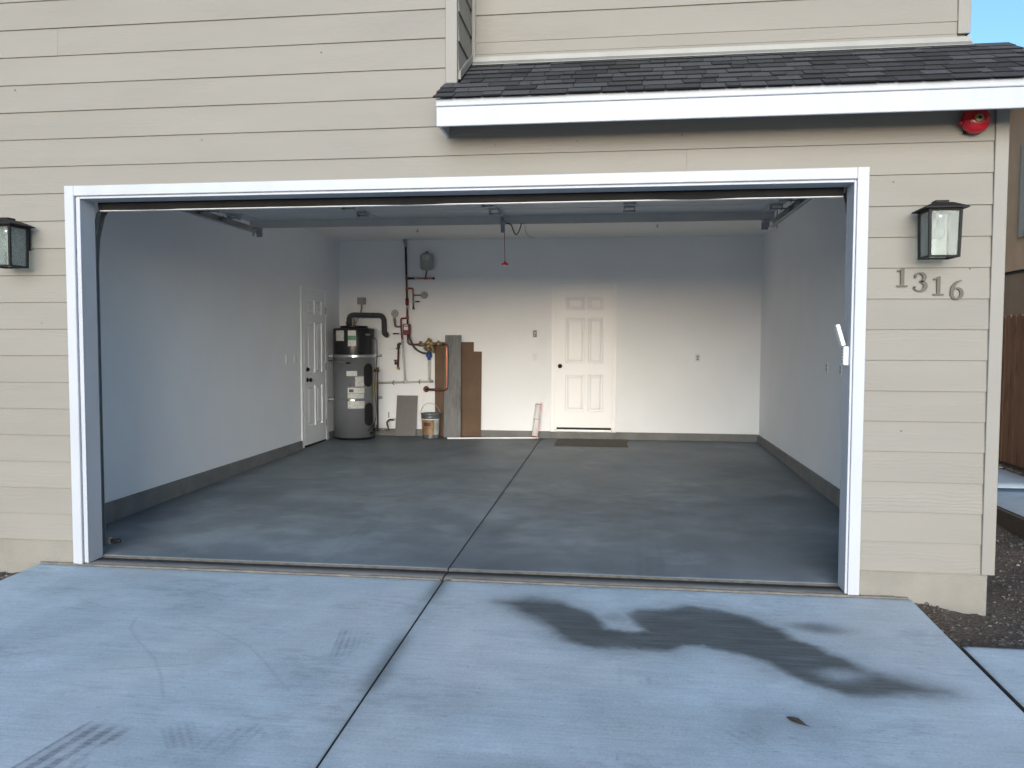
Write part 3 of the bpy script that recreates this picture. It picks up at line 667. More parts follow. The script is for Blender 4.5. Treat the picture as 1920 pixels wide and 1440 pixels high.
knob(bd, (.240, D - .024, 1.091), (0, -1, 0))
def cas(parent, *b): return MB().box(*b).build('door_casing', DOORPAINT, parent, .004)
cas(bd, .110, .166, D - .020, D, .159, 2.262); cas(bd, .985, 1.037, D - .020, D, .159, 2.262); cas(bd, .1665, .9845, D - .0195, D, 2.204, 2.262)
for a, b in ((.1665, .1925), (.9705, .9845)): MB().box(a, b, D - .014, D, .19, 2.2035).build('door_jamb', DOORPAINT, bd)
MB().box(.1928, .9702, D - .014, D, 2.177, 2.2035).build('door_jamb', DOORPAINT, bd)
MB().box(.167, .984, D - .033, D, .160, .188).build('threshold', GALV, bd, .003)
MB().box(.194, .969, D - .018, D - .002, .1885, .216).build('door_sweep', BLACKRUB, bd)
sdr = panel_door('side_door', .765, 2.03, lambda u, v, n: (XL + .004 + n, 5.195 + u, .064 + v), 0)
knob(sdr, (XL + .016, 5.290, .925), (1, 0, 0)); MB().lathe([(.030, 0), (.030, .008), (.022, .012), (.02, .028), (0, .03)], (XL + .016, 5.285, 1.062), (1, 0, 0), 18).build('deadbolt', BLACKMETAL, sdr)
def cas2(*b): return MB().box(*b).build('door_casing', DOORPAINT, sdr, .004)
cas2(XL, XL + .018, 5.108, 5.180, .04, 2.150); cas2(XL, XL + .018, 5.978, 6.062, .045, 2.150); cas2(XL, XL + .0175, 5.1805, 5.9775, 2.106, 2.150)
MB().box(XL, XL + .02, 5.195, 5.96, .040, .0625).build('door_sweep', BLACKRUB, sdr)
for z in (.30, 1.08, 1.86): MB().box(XL + .0165, XL + .024, 5.955, 5.979, z - .05, z + .05).build('hinge', GALV, sdr, .002)

# ------------------------------------------------------------------ overhead garage door
gd = tag(empty('garage_door', (0, .2, 2.3)), 'raised sectional garage door hanging under the ceiling with steel hinges', 'garage door')
prof = [(.215, 2.338), (.66, 2.512), (1.20, 2.572), (1.64, 2.578), (2.035, 2.578), (2.52, 2.582)]
for i in range(5):
    (ya, za), (yb, zb) = prof[i], prof[i + 1]; d = Vector((0, yb - ya, zb - za)).normalized(); nn = Vector((0, -d.z, d.y))
    c = Vector((-.025, (ya + yb) / 2, (za + zb) / 2)) + nn * .022; L = math.hypot(yb - ya, zb - za)
    se = MB().obox(c, (1, 0, 0), d, nn, 2.44, L / 2 - .005, .022).build('door_section', DOORSTEEL, gd, .004)
    for xx in (-2.36, -1.19, -.01, 1.14, 2.33):       # steel stiles on the inner face
        MB().obox(Vector((xx, (ya + yb) / 2, (za + zb) / 2)) - nn * .003, (1, 0, 0), d, nn, .035 if abs(xx) < 2 else .05, L / 2 - .02, .003).build('stile', DOORSTEEL, se)
seal = MB(); nseg = 60
for i in range(nseg):                                 # the sagging rubber bottom seal
    a, b = OL + .012 + (OR_ - OL - .024) * i / nseg, OL + .012 + (OR_ - OL - .024) * (i + 1) / nseg
    s1, s2 = [.004 * math.sin(q * 3.3) + .003 * math.sin(q * 7.1) for q in (a, b)]
    vs = []
    for xx, s_ in ((a, s1), (b, s2)): vs += [(xx, .172, 2.318 + s_), (xx, .212, 2.318 + s_), (xx, .212, 2.395), (xx, .166, 2.395), (xx, .160 + s_, 2.352)]
    seal.add(vs, [(k, (k + 1) % 5, 5 + (k + 1) % 5, 5 + k) for k in range(5)])
seal.build('bottom_seal', BLACKRUB, gd)
MB().box(OL + .012, OR_ - .012, .176, .214, 2.3105, 2.3165).build('seal_retainer', KEYW, gd)
MB().prism([(2.470, 2.520), (2.476, 2.520), (2.476, 2.576), (2.53, 2.576), (2.53, 2.520), (2.536, 2.520), (2.536, 2.588), (2.470, 2.588)], 'x', -2.45, 2.41).build('strut', STRUTM, gd)
MB().box(-2.45, 2.41, 2.4695, 2.472, 2.528, 2.585).build('strut_face', STRUTM, gd)
def hinge(x, y, z):
    h = MB().box(x - .042, x + .042, y - .075, y - .008, z - .012, z - .0065).box(x - .042, x + .042, y + .008, y + .075, z - .012, z - .0065)
    h.box(x - .046, x - .041, y - .04, y + .04, z - .046, z - .0065).box(x + .041, x + .046, y - .04, y + .04, z - .046, z - .0065)
    h.tube([(x - .052, y, z - .034), (x + .052, y, z - .034)], .008, 8); return h.build('hinge', GALV, gd)
for y in (1.20, 1.64, 2.035):
    for x in (-1.19, -.01, 1.14): hinge(x, y, 2.575)
    for sx in (-1, 1):
        x = -.025 + sx * 2.37; q = hinge(x, y, 2.575)
        MB().tube([(x, y, 2.540), (x + sx * .11, y, 2.540)], .006, 8).lathe([(.022, -.008), (.022, .008)], (x + sx * .105, y, 2.540), (1, 0, 0), 14).build('roller', STEEL, gd)
for sx in (-1, 1):                                    # top brackets behind the strut
    x = -.025 + sx * 2.37
    MB().box(x - .03, x + .03, 2.46, 2.57, 2.500, 2.519).box(x - .03, x + .03, 2.56, 2.566, 2.44, 2.519).box(x - .012, x + .035, 2.538, 2.56, 2.46, 2.57).build('top_bracket', GALV, gd, .002)
def track(sx, label):
    x = -.025 + sx * 2.475
    t = tag(empty('door_track', (x, 1.5, 2.5)), label, 'door track', 'tracks of the garage door')
    path = [(.20, 0), (.20, 1.95), (.22, 2.14), (.28, 2.30), (.38, 2.42), (.55, 2.50), (.75, 2.527), (2.86, 2.527)]
    b = MB(); w1, w2 = (.0, .036)
    for (dx0, dx1, o0, o1) in ((0, .003, -.026, .026), (0, .032, .023, .026), (0, .032, -.026, -.023)):
        vs = []
        for i, (y, z) in enumerate(path):
            p0, p1 = path[max(0, i - 1)], path[min(len(path) - 1, i + 1)]; d = Vector((0, p1[0] - p0[0], p1[1] - p0[1])).normalized(); nn = Vector((0, -d.z, d.y))
            for dx, o in ((dx0, o0), (dx1, o0), (dx1, o1), (dx0, o1)):
                q = Vector((x + sx * (.02 - dx), y, z)) + nn * o; vs.append(q)
        n_ = len(path)
        b.add(vs, [(i * 4 + k, i * 4 + (k + 1) % 4, i * 4 + 4 + (k + 1) % 4, i * 4 + 4 + k) for i in range(n_ - 1) for k in range(4)] + [(3, 2, 1, 0), tuple(range(n_ * 4 - 4, n_ * 4))])
    b.build('rail', GALV, t)
    MB().box(x + sx * .022, x + sx * .026, .75, 2.88, 2.500, 2.545).build('angle_iron', STEEL, t)
    MB().box(x + sx * .027, x + sx * .031, 2.70, 2.74, 2.47, H).build('hanger', GALV, t)
    MB().box(x + sx * .022, x + sx * .05, .147, .175, .3, .36).box(x + sx * .022, x + sx * .05, .147, .175, 1.4, 1.46).build('jamb_bracket', GALV, t)
    MB().tube([(x - sx * .03, .17, .1), (x - sx * .028, .172, 2.25)], .0025, 6).build('lift_cable', STEEL, t)
    return t
track(-1, 'galvanised door track along the wall with the side door')
track(1, 'galvanised door track along the garage wall without a door')
# release cord of the opener
rc = tag(empty('release_cord', (.01, 2.45, 2.5)), 'red emergency release handle hanging on a thin cord from the opener arm', 'release cord')
MB().tube([(.010, 2.452, 2.50), (.016, 2.45, 2.36), (.020, 2.45, 2.17)], .0028, 6).build('cord', REDPUMP, rc)
MB().lathe([(.006, .035), (.010, .022), (.030, .010), (.036, .0), (.030, -.004)], (.020, 2.45, 2.140), (0, 0, 1), 14).build('handle', REDP, rc)
oa = tag(empty('opener_bracket', (.0, 2.48, 2.5)), 'steel opener arm bracket with a looping black wire at the strut', 'opener arm')
MB().box(-.018, .002, 2.440, 2.4695, 2.44, 2.60).box(-.012, .020, 2.430, 2.448, 2.43, 2.50).prism([(-.02, 2.52), (.0, 2.43), (.012, 2.43), (.03, 2.54)], 'y', 2.415, 2.428).build('bracket', STEEL, oa, .002)
MB().tube(fillet([(.03, 2.45, 2.515), (.075, 2.45, 2.51), (.100, 2.45, 2.44), (.122, 2.45, 2.405), (.150, 2.45, 2.44), (.172, 2.45, 2.515)], .05), .0055, 7).build('wire', BLACKPL, oa)
MB().tube(fillet([(.20, 2.46, 2.52), (.205, 2.46, 2.44), (.235, 2.46, 2.395), (.285, 2.46, 2.385)], .05), .002, 6).build('thin_wire', STEEL, oa)
# ------------------------------------------------------------------ things on the front of the house
def lantern(x, label):
    t = tag(empty('wall_lantern', (x, 0, 2.04)), label, 'wall lantern', 'lanterns beside the garage opening')
    MB().box(x - .058, x + .058, -.030, -.0125, 2.030, 2.192).build('back_plate', BLACKMETAL, t, .004)
    MB().box(x - .02, x + .02, -.075, -.0305, 2.145, 2.175).build('arm', BLACKMETAL, t, .003)
    yc = -.150; z0, z1 = 1.905, 2.170; a0, a1 = .083, .088          # the body narrows downwards
    fr = MB(); P = lambda sx, sy, z: Vector((x + sx * (a0 + (a1 - a0) * (z - z0) / (z1 - z0)), yc + sy * (a0 + (a1 - a0) * (z - z0) / (z1 - z0)), z))
    for sx in (-1, 1):
        for sy in (-1, 1):
            A, B = P(sx, sy, z0), P(sx, sy, z1); d = (B - A).normalized(); w = .0075
            ax = Vector((1, 0, 0)); ax = (ax - d * ax.dot(d)).normalized(); ay = d.cross(ax)
            fr.obox((A + B) / 2 - Vector((sx, sy, 0)) * w, ax, ay, d, w, w, (B - A).length / 2)
    for z, hh in ((z0 + .0055, .0055), (z1 - .006, .006)):
        q = a0 + (a1 - a0) * (z - z0) / (z1 - z0)
        for s_ in (-1, 1):
            fr.box(x - q + .015, x + q - .015, yc + s_ * q - .0075 - s_ * .0075, yc + s_ * q + .0075 - s_ * .0075, z - hh, z + hh)
            fr.box(x + s_ * q - .0075 - s_ * .0075, x + s_ * q + .0075 - s_ * .0075, yc - q + .015, yc + q - .015, z - hh, z + hh)
    fr.build('frame', BLACKMETAL, t, .0012)
    rf = MB(); ro = [(.113, 2.170), (.113, 2.177), (.104, 2.181), (.050, 2.208), (.034, 2.210), (.034, 2.222)]
    vs = []
    for h_, z in ro: vs += [(x - h_, yc - h_, z), (x + h_, yc - h_, z), (x + h_, yc + h_, z), (x - h_, yc + h_, z)]
    n_ = len(ro); rf.add(vs, [(i * 4 + k, i * 4 + (k + 1) % 4, i * 4 + 4 + (k + 1) % 4, i * 4 + 4 + k) for i in range(n_ - 1) for k in range(4)] + [(3, 2, 1, 0), tuple(range(n_ * 4 - 4, n_ * 4))])
    rf.build('lantern_roof', BLACKMETAL, t)
    for sx, sy in ((0, -1), (0, 1), (-1, 0), (1, 0)):
        pts = []
        for off in (.0075, .0095):
            for z in (z0 + .011, z1 - .012):
                q = a0 + (a1 - a0) * (z - z0) / (z1 - z0)
                for s_ in (-1, 1):
                    pts.append((x + (s_ * (q - .0145) if sx == 0 else sx * (q - off)), yc + (s_ * (q - .0145) if sy == 0 else sy * (q - off)), z))
        MB().add(pts, [(0, 1, 3, 2), (4, 6, 7, 5), (0, 2, 6, 4), (1, 5, 7, 3), (0, 4, 5, 1), (2, 3, 7, 6)]).build('glass_pane', GLASS, t)
    MB().lathe([(.021, 0), (.021, -.045), (.017, -.05), (.0, -.05)], (x, yc, 2.1695), (0, 0, 1), 16).build('socket', CHROME, t)
    MB().lathe([(.0, -.165), (.012, -.162), (.026, -.140), (.029, -.120), (.024, -.095), (.013, -.065), (.012, -.051)], (x, yc, 2.1695), (0, 0, 1), 18).build('bulb', GLASS, t)
    MB().box(x - .02, x + .02, yc - .004, yc + .004, z0 - .003, z0 + .004).build('bottom_bar', BLACKMETAL, t)
    return t
lantern(2.826, 'black wall lantern above the house number right of the opening')
lantern(-2.870, 'black wall lantern left of the opening, cut off at the edge')
# fire bell
bl = tag(empty('fire_bell', (3.035, -.012, 2.684)), 'round red fire alarm bell on the siding under the eave', 'fire bell')
bc = (3.035, -.045, 2.684)
MB().lathe([(.076, 0), (.077, .012), (.075, .014), (.073, .028), (.065, .044), (.044, .056), (.022, .060), (.0, .060)], bc, (0, -1, 0), 40).build('gong', REDP, bl)
MB().lathe([(.024, .0575), (.026, .0625), (.018, .067), (.0, .067)], bc, (0, -1, 0), 24).build('boss', BRASS, bl)
MB().lathe([(.009, .066), (.009, .073), (.0, .073)], bc, (0, -1, 0), 6).build('nut', BLACKMETAL, bl)
MB().box(2.985, 3.075, -.0445, -.0125, 2.615, 2.735).build('back_box', BLACKMETAL, bl, .004)
MB().tube([(2.968, -.06, 2.672), (2.945, -.06, 2.668)], [.015, .012], 12).build('striker', REDP, bl)
# house number 1 3 1 6
def ribbon(path, widths, closed=False):
    P = [Vector((p[0], p[1])) for p in path]; n = len(P); Lp, Rp = [], []
    for i in range(n):
        d = (P[(i + 1) % n if closed else min(i + 1, n - 1)] - P[(i - 1) % n if closed else max(i - 1, 0)]).normalized(); q = Vector((-d.y, d.x))
        Lp.append(P[i] + q * widths[i] / 2); Rp.append(P[i] - q * widths[i] / 2)
    return Lp, Rp
def digit(ch, x, z, h, label):
    """x: left edge, z: bottom, h: height"""
    b = MB(); y0, y1 = -.022, -.0130; k = h / 100.0
    W3 = lambda p: (x + p[0] * k, z + p[1] * k)
    def poly(pts): b.prism([W3(p) for p in pts], 'y', y0, y1)
    def rib(path, widths, closed=False):
        A, B = ribbon(path, widths, closed); n = len(A)
        vs = [(*W3(p), yy) for yy in (y0, y1) for L in (A, B) for p in L]; vs = [(v[0], v[2], v[1]) for v in vs]
        m_ = n if closed else n - 1; fs = []
        for i in range(m_):
            j = (i + 1) % n
            fs += [(i, j, n + j, n + i), (2 * n + i, 3 * n + i, 3 * n + j, 2 * n + j), (i, 2 * n + i, 2 * n + j, j), (n + i, n + j, 3 * n + j, 3 * n + i)]
        if not closed: fs += [(0, n, 3 * n, 2 * n), (n - 1, 3 * n - 1, 4 * n - 1, 2 * n - 1)]
        b.add(vs, fs)
    def arc(cx, cy, rx, ry, a0, a1, n=20): return [(cx + rx * math.cos(R(a0 + (a1 - a0) * i / n)), cy + ry * math.sin(R(a0 + (a1 - a0) * i / n))) for i in range(n + 1)]
    if ch == '1':
        poly([(18, 8), (36, 8), (36, 100), (28, 100), (18, 95)]); poly([(17.8, 95), (17.8, 84), (3, 81), (1, 87)])
        poly([(0, 0), (54, 0), (54, 7.8), (0, 7.8)])
    if ch == '3':
        a = arc(31, 74, 25, 23, 165, -78); c = arc(31, 27, 30, 25, 88, -165)
        wa = [7 + 12 * max(0, math.cos(R(165 - 243 * i / 20))) for i in range(21)]; wc = [7 + 14 * max(0, math.cos(R(88 - 253 * i / 20))) for i in range(21)]
        rib(a, wa); rib(c, wc)
        for p in ((10, 77), (7, 22)): poly([(p[0] + 6.5 * math.cos(R(t)), p[1] + 6.5 * math.sin(R(t))) for t in range(0, 360, 30)])
    if ch == '6':
        c = arc(33, 31, 25, 28, 0, 360, 28)[:-1]; wc = [7 + 11 * abs(math.cos(R(360 * i / 28))) for i in range(28)]
        rib(c, wc, True)
        y0, y1 = -.0225, -.0128; t = [(8.5, 31), (9, 48), (14, 66), (24, 82), (38, 93), (56, 100)]; rib(t, [17, 17, 17, 14, 10, 5])
    o = b.build('house_number', DIGIT, None, 0, loc=(x, -.012, z))
    return tag(o, label, 'house number', 'metal house numbers below the lantern')
digit('1', 2.651, 1.757, .108, 'metal numeral 1 at the start of the house number, set highest')
digit('3', 2.741, 1.730, .109, 'metal numeral 3 on the siding under the lantern')
digit('1', 2.849, 1.707, .108, 'metal numeral 1 between the 3 and the 6')
digit('6', 2.942, 1.684, .108, 'metal numeral 6 at the end of the house number, set lowest')
# wireless keypad with its cover up, on the right jamb
kp = tag(empty('keypad', (2.404, .06, 1.36)), 'white door opener keypad with raised cover on the right jamb', 'keypad')
MB().box(2.374, 2.4045, .015, .065, 1.300, 1.412).build('keypad_body', KEYW, kp, .004)
for r in range(5):
    for c in range(2): MB().box(2.3705, 2.3738, .021 + c * .020, .035 + c * .020, 1.318 + r * .018, 1.330 + r * .018).build('key', GREYBOX, kp)
cd_ = Vector((-.30, 0, 1)).normalized(); cn = Vector((1, 0, .30)).normalized()
cc = Vector((2.366, .040, 1.413)) + cd_ * .066
MB().obox(cc, cd_, (0, 1, 0), cn, .064, .027, .0025).obox(cc + Vector((.0105, -.0255, .002)), cd_, (0, 1, 0), cn, .064, .0018, .009).obox(cc + Vector((.0105, .0255, .002)), cd_, (0, 1, 0), cn, .064, .0018, .009).build('keypad_cover', KEYW, kp, .0015)
# safety sensor at the foot of the left track
sn = tag(empty('safety_sensor', (-2.44, .25, .03)), 'small black safety sensor near the floor at the left jamb', 'sensor')
MB().box(-2.455, -2.405, .225, .262, .015, .050).build('sensor_body', BLACKPL, sn, .004)
MB().lathe([(.012, 0), (.012, .016), (.008, .018)], (-2.405, .243, .033), (1, 0, 0), 14).build('lens', BLACKRUB, sn)
MB().box(-2.50, -2.455, .245, .249, .01, .055).build('bracket', GALV, sn)

# ------------------------------------------------------------------ water heater
hx, hy, hr = -2.690, 6.275, .292
vd = Vector((3.745, -11.27, 0)).normalized(); rd = Vector((-vd.y, vd.x, 0))
def on_tank(px, r): a = math.asin(max(-.99, min(.99, (px - 430) / 128.0))); return Vector((hx, hy, 0)) + (vd * math.cos(a) + rd * math.sin(a)) * r
def tank_patch(name, p0, p1, z0, z1, m, parent, r=None, thick=.0022, round_=0):
    r = (r or hr) + .0006; n = 8 if not round_ else 14; vs = []; b = MB()
    a0, a1 = [math.asin(max(-.99, min(.99, (p - 430) / 128.0))) for p in (p0, p1)]
    if not round_:
        for k in range(n + 1):
            a = a0 + (a1 - a0) * k / n; d = vd * math.cos(a) + rd * math.sin(a); c = Vector((hx, hy, 0))
            for rr in (r, r + thick):
                for z in (z0, z1): q = c + d * rr; vs.append((q.x, q.y, z))
        fs = [(k * 4 + i, k * 4 + j, k * 4 + 4 + j, k * 4 + 4 + i) for k in range(n) for i, j in ((0, 1), (1, 3), (3, 2), (2, 0))] + [(0, 2, 3, 1), (n * 4, n * 4 + 1, n * 4 + 3, n * 4 + 2)]
        return b.add(vs, fs).build(name, m, parent)
    w = (a1 - a0) * r / 2; ou = []
    for k in range(n + 1): ou.append((w * math.cos(math.pi * k / n), z1 - w + w * math.sin(math.pi * k / n)))
    for k in range(n + 1): ou.append((-w * math.cos(math.pi * k / n), z0 + w - w * math.sin(math.pi * k / n)))
    am = (a0 + a1) / 2; N = len(ou)
    for sc, th in ((1, 0), (1, thick), (.86, thick + .003)):
        for (u, z) in ou:
            a = am + u * sc / r; d = vd * math.cos(a) + rd * math.sin(a); q = Vector((hx, hy, 0)) + d * (r + th); zz = (z - (z0 + z1) / 2) * (1 - (1 - sc) * .35) + (z0 + z1) / 2; vs.append((q.x, q.y, zz))
    fs = [(k * N + i, k * N + (i + 1) % N, (k + 1) * N + (i + 1) % N, (k + 1) * N + i) for k in range(2) for i in range(N)]
    h2 = 2 * N
    fs += [(h2 + i, h2 + i + 1, h2 + N - 2 - i, h2 + N - 1 - i) for i in range(N // 2 - 1)]
    return b.add(vs, fs).build(name, m, parent)
wh = tag(empty('water_heater', (hx, hy, .052)), 'tall grey water heater with a black top in the back corner', 'water heater')
MB().lathe([(hr - .004, .050), (hr - .002, .078), (hr - .002, .0785)], (hx, hy, 0), n=48).build('base_ring', BLACKPL, wh)
MB().lathe([(hr, .079), (hr, 1.222)], (hx, hy, 0), n=64).build('tank', TANKGREY, wh)
MB().lathe([(hr - .006, 1.2225), (hr - .004, 1.236), (hr - .002, 1.25), (hr - .001, 1.600), (hr - .006, 1.616), (hr - .02, 1.620), (.2, 1.622)], (hx, hy, 0), n=64).build('heat_pump_top', BLACKPL, wh)
MB().lathe([(.196, 1.6225), (.196, 1.650), (.188, 1.656), (.0, 1.658)], (hx, hy, 0), n=40).build('top_cap', BLACKPL, wh)
MB().lathe([(hr + .0015, 1.205), (hr + .004, 1.207), (hr + .004, 1.246), (hr + .0015, 1.248)], (hx, hy, 0), n=64).build('strap', GALV, wh)
MB().lathe([(hr + .001, .600), (hr + .0022, .601), (hr + .0022, .622), (hr + .001, .623)], (hx, hy, 0), n=64).build('strap', TANKGREY, wh)
for z in (1.226, .611):
    MB().box(XL + .0005, XL + .006, hy - .20, hy - .10, z - .03, z + .03).obox((XL + .045, hy - .12, z), (1, 0, 0), (0, 1, 0), (0, 0, 1), .04, .004, .018).build('strap_bracket', GALV, wh, .001)
    MB().obox((hx + hr - .005, hy + .09, z), Vector((-.2, .98, 0)), Vector((.98, .2, 0)), (0, 0, 1), .05, .003, .016).box(hx + hr - .06, hx + hr + .02, D - .005, D - .0005, z - .02, z + .02).tube([(hx + hr - .02, hy + .13, z), (hx + hr - .015, D - .005, z)], .008, 8).build('strap_bracket', GALV, wh)
tank_patch('strap_buckle', 418, 492, 1.213, 1.243, CHROME, wh, hr + .004, .006); tank_patch('strap_buckle', 400, 432, .599, .622, CHROME, wh, hr + .002, .006)
MB().tube([(XL + .004, hy - .14, 1.165), *[tuple(on_tank(p, hr + .016) + Vector((0, 0, z))) for p, z in ((318, 1.150), (345, 1.140), (380, 1.135), (415, 1.137))]], .0085, 8).build('strap_rod', STEEL, wh)
MB().tube([tuple(on_tank(p, hr + .018) + Vector((0, 0, z))) for p, z in ((383, 1.135), (408, 1.137))], .014, 10).build('rod_nut', BLACKPL, wh)
LBL_A = panel_print('rating_label', (.58, .58, .56), (.22, .22, .22), 9, 1); LBL_B = panel_print('notice_label', (.62, .62, .60), (.26, .26, .27), 8, 2)
GREENB = mat('green_label_band', (.03, .22, .10), .45); DARKB = mat('dark_label_band', (.04, .04, .07), .45); REDB = mat('red_label_band', (.38, .05, .04), .45)
tank_patch('label', 322, 370, 1.441, 1.586, LBL_A, wh)
gl_ = tank_patch('label', 394, 442, 1.368, 1.586, LBL_B, wh); tank_patch('label_band', 395, 441, 1.452, 1.512, GREENB, gl_, hr + .0024)
tank_patch('control_panel', 484, 530, 1.40, 1.55, BLACKPL, wh, hr - .001, .006); tank_patch('badge', 498, 526, 1.520, 1.540, STEEL, wh, hr + .006)
tank_patch('label', 383, 447, .950, 1.020, LBL_B, wh)
tank_patch('label', 435, 488, .803, .942, LBL_A, wh); tank_patch('label', 400, 434, .806, .850, DARKB, wh)
wl_ = tank_patch('label', 390, 490, .706, .794, LBL_B, wh); tank_patch('label_band', 392, 488, .784, .792, REDB, wl_, hr + .0024); tank_patch('label_band', 398, 425, .722, .765, DARKB, wl_, hr + .0024)
tank_patch('label', 390, 488, .636, .700, LBL_A, wh); tank_patch('label', 390, 490, .494, .596, LBL_A, wh)
tank_patch('access_cover', 487, 538, .797, 1.125, BLACKRUB, wh, None, .006, 1); tank_patch('access_cover', 490, 540, .240, .569, BLACKRUB, wh, None, .006, 1)
MB().lathe([(.014, 0), (.014, .03), (.02, .03), (.02, .05), (.008, .055)], (hx - .09, hy - .03, 1.657), (0, 0, 1), 14).build('outlet_nipple', REDPUMP, wh)
MB().lathe([(.018, 0), (.018, .05), (.012, .055), (.012, .09)], (hx + .015, hy - .02, 1.657), (0, 0, 1), 14).build('inlet_nipple', BRASS, wh)
tag_ = tank_patch('hang_tag', 540, 556, .70, .868, mat('yellow_tag', (.42, .34, .03), .6), wh, hr + .012)
MB().tube(fillet([(hx + hr * .93, hy - .08, 1.495), (-2.345, hy - .02, 1.47), (-2.345, hy - .02, 1.22), (-2.36, hy - .03, 1.0), (-2.375, hy - .06, .8), (-2.35, hy - .05, .5), (-2.36, hy - .06, .28), (-2.44, hy - .16, .17)], .08), .006, 8).build('cable', BLACKPL, wh)
rv = MB().tube(fillet([(hx + hr * .96, hy + .02, 1.02), (-2.352, hy + .02, 1.02), (-2.352, hy + .02, .15)], .03), .0125, 10).build('relief_pipe', COPPERDULL, wh)
MB().tube([(-2.40, hy + .02, 1.02), (-2.33, hy + .02, 1.02)], .022, 10).tube([(-2.352, hy + .02, 1.0), (-2.352, hy + .02, 1.065)], .018, 10).build('relief_valve', COPPERDULL, rv)
dv = MB().tube([(hx + hr * .97, hy - .03, .175), (-2.33, hy - .03, .175)], .022, 12).build('drain_valve', BLACKPL, wh)
MB().tube([(-2.345, hy - .03, .17), (-2.345, hy - .03, .245)], .015, 8).build('drain_handle', BLACKPL, dv)
tank_patch('drain_cap', 524, 540, .115, .150, BLACKRUB, wh, hr, .012)

# insulated pipe loop from the heater top to the wall
du_ = tag(empty('insulated_pipe', (-2.77, 6.28, 1.66)), 'thick dark insulated pipe bending over the water heater to the wall', 'pipe')
MB().tube(fillet([(-2.768, 6.30, 1.658), (-2.768, 6.30, 1.815), (-2.322, 6.525, 1.812), (-2.316, 6.525, 1.545), (-2.300, D - .02, 1.530)], .085, 7), .037, 16).build('insulation', DARKFOAM, du_)
MB().tube([(-2.300, D - .030, 1.53), (-2.298, D - .001, 1.53)], .045, 16).build('wall_collar', GREYBOX, du_)
MB().tube([(-2.47, 6.450, 1.8135), (-2.462, 6.454, 1.8135)], .039, 16).build('tape_band', BLACKRUB, du_)
jb = tag(empty('junction_box', (-2.676, D, 2.024)), 'small grey electrical box on the wall over the water heater', 'electrical box')
MB().box(-2.735, -2.615, D - .055, D - .001, 1.975, 2.074).build('box', GREYBOX, jb, .004)
MB().tube(fillet([(-2.674, D - .03, 1.975), (-2.672, D - .04, 1.90), (-2.660, 6.42, 1.80), (-2.656, 6.27, 1.70)], .06), .011, 10).build('conduit', GREYBOX, jb)

# ------------------------------------------------------------------ pipework on the back wall
PY = D - .065
def pipe(parent, pts, r, m=COPPER, name='pipe', fr=.035, n=10): return MB().tube(fillet([(p[0], p[2] if len(p) > 2 else PY, p[1]) for p in pts], fr, 5), r, n).build(name, m, parent)
def fit(parent, a, b, r, m=BRASS, name='fitting', y=PY, n=12): return MB().tube([(a[0], y, a[1]), (b[0], y, b[1])], r, n).build(name, m, parent)
def handle(parent, x0, x1, z, m=BLACKPL, y=PY - .03):
    return MB().box(min(x0, x1), max(x0, x1), y - .005, y + .002, z - .010, z + .010).tube([((x0), y, z), (x0, PY, z)], .006, 6).build('lever', m, parent)
rs = tag(empty('sprinkler_riser', (-1.98, PY, 1.4)), 'tall copper riser pipe from the ceiling with valves and a red flow switch', 'pipe riser')
fit(rs, (-2.008, H), (-2.008, 2.86), .030, GALV); fit(rs, (-2.000, 2.86), (-1.998, 2.795), .024, GALV)
pipe(rs, [(-1.998, 2.795), (-1.990, 2.40)], .017, BLACKPL, 'black_pipe'); pipe(rs, [(-1.990, 2.40), (-1.983, 2.06)], .0145, COPPERDULL)
fit(rs, (-1.982, 2.06), (-1.981, 1.965), .025, REDPUMP, 'valve'); fit(rs, (-1.981, 1.965), (-1.979, 1.90), .017, CHROME, 'union')
pipe(rs, [(-1.979, 1.90), (-1.976, 1.69)], .0145, COPPERDULL)
for z in (2.345, 2.20, 1.775): fit(rs, (-1.988 + (2.345 - z) * .02, z - .02), (-1.988 + (2.345 - z) * .02, z + .02), .020, COPPER)
fsw = MB().box(-2.028, -1.930, PY - .07, PY + .03, 1.530, 1.690).build('flow_switch', REDPUMP, rs, .010)
MB().box(-2.012, -1.950, PY - .0735, PY - .0702, 1.600, 1.650).build('label', PAPERW, fsw); MB().box(-2.008, -1.955, PY - .0735, PY - .0702, 1.662, 1.678).build('label', PAPERW, fsw)
pipe(rs, [(-1.976, 1.772), (-2.075, 1.770), (-2.070, 1.60), (-2.055, 1.455)], .0125, REDPUMP, 'pipe', .03)
fit(rs, (-2.056, 1.47), (-2.052, 1.42), .017, CHROME)
pipe(rs, [(-2.072, 1.650), (-2.155, 1.650), (-2.165, 1.69), (-2.168, 1.775)], .0125, COPPERDULL, 'pipe', .03); fit(rs, (-2.168, 1.72), (-2.168, 1.78), .017, BRASS)
fit(rs, (-2.06, 1.548), (-2.135, 1.548), .014, CHROME); handle(rs, -2.13, -2.185, 1.548)
pipe(rs, [(-1.972, 1.530), (-1.972, 1.392), (-1.80, 1.390)], .015, COPPERDULL, 'pipe', .05); fit(rs, (-1.972, 1.46), (-1.972, 1.41), .018, BRASS)
pipe(rs, [(-1.943, 1.675, PY - .05), (-1.930, 1.47, PY - .05), (-1.862, 1.335, PY - .05), (-1.75, 1.268, PY - .05), (-1.63, 1.262, PY - .04)], .015, DARKFOAM, 'hose', .12)
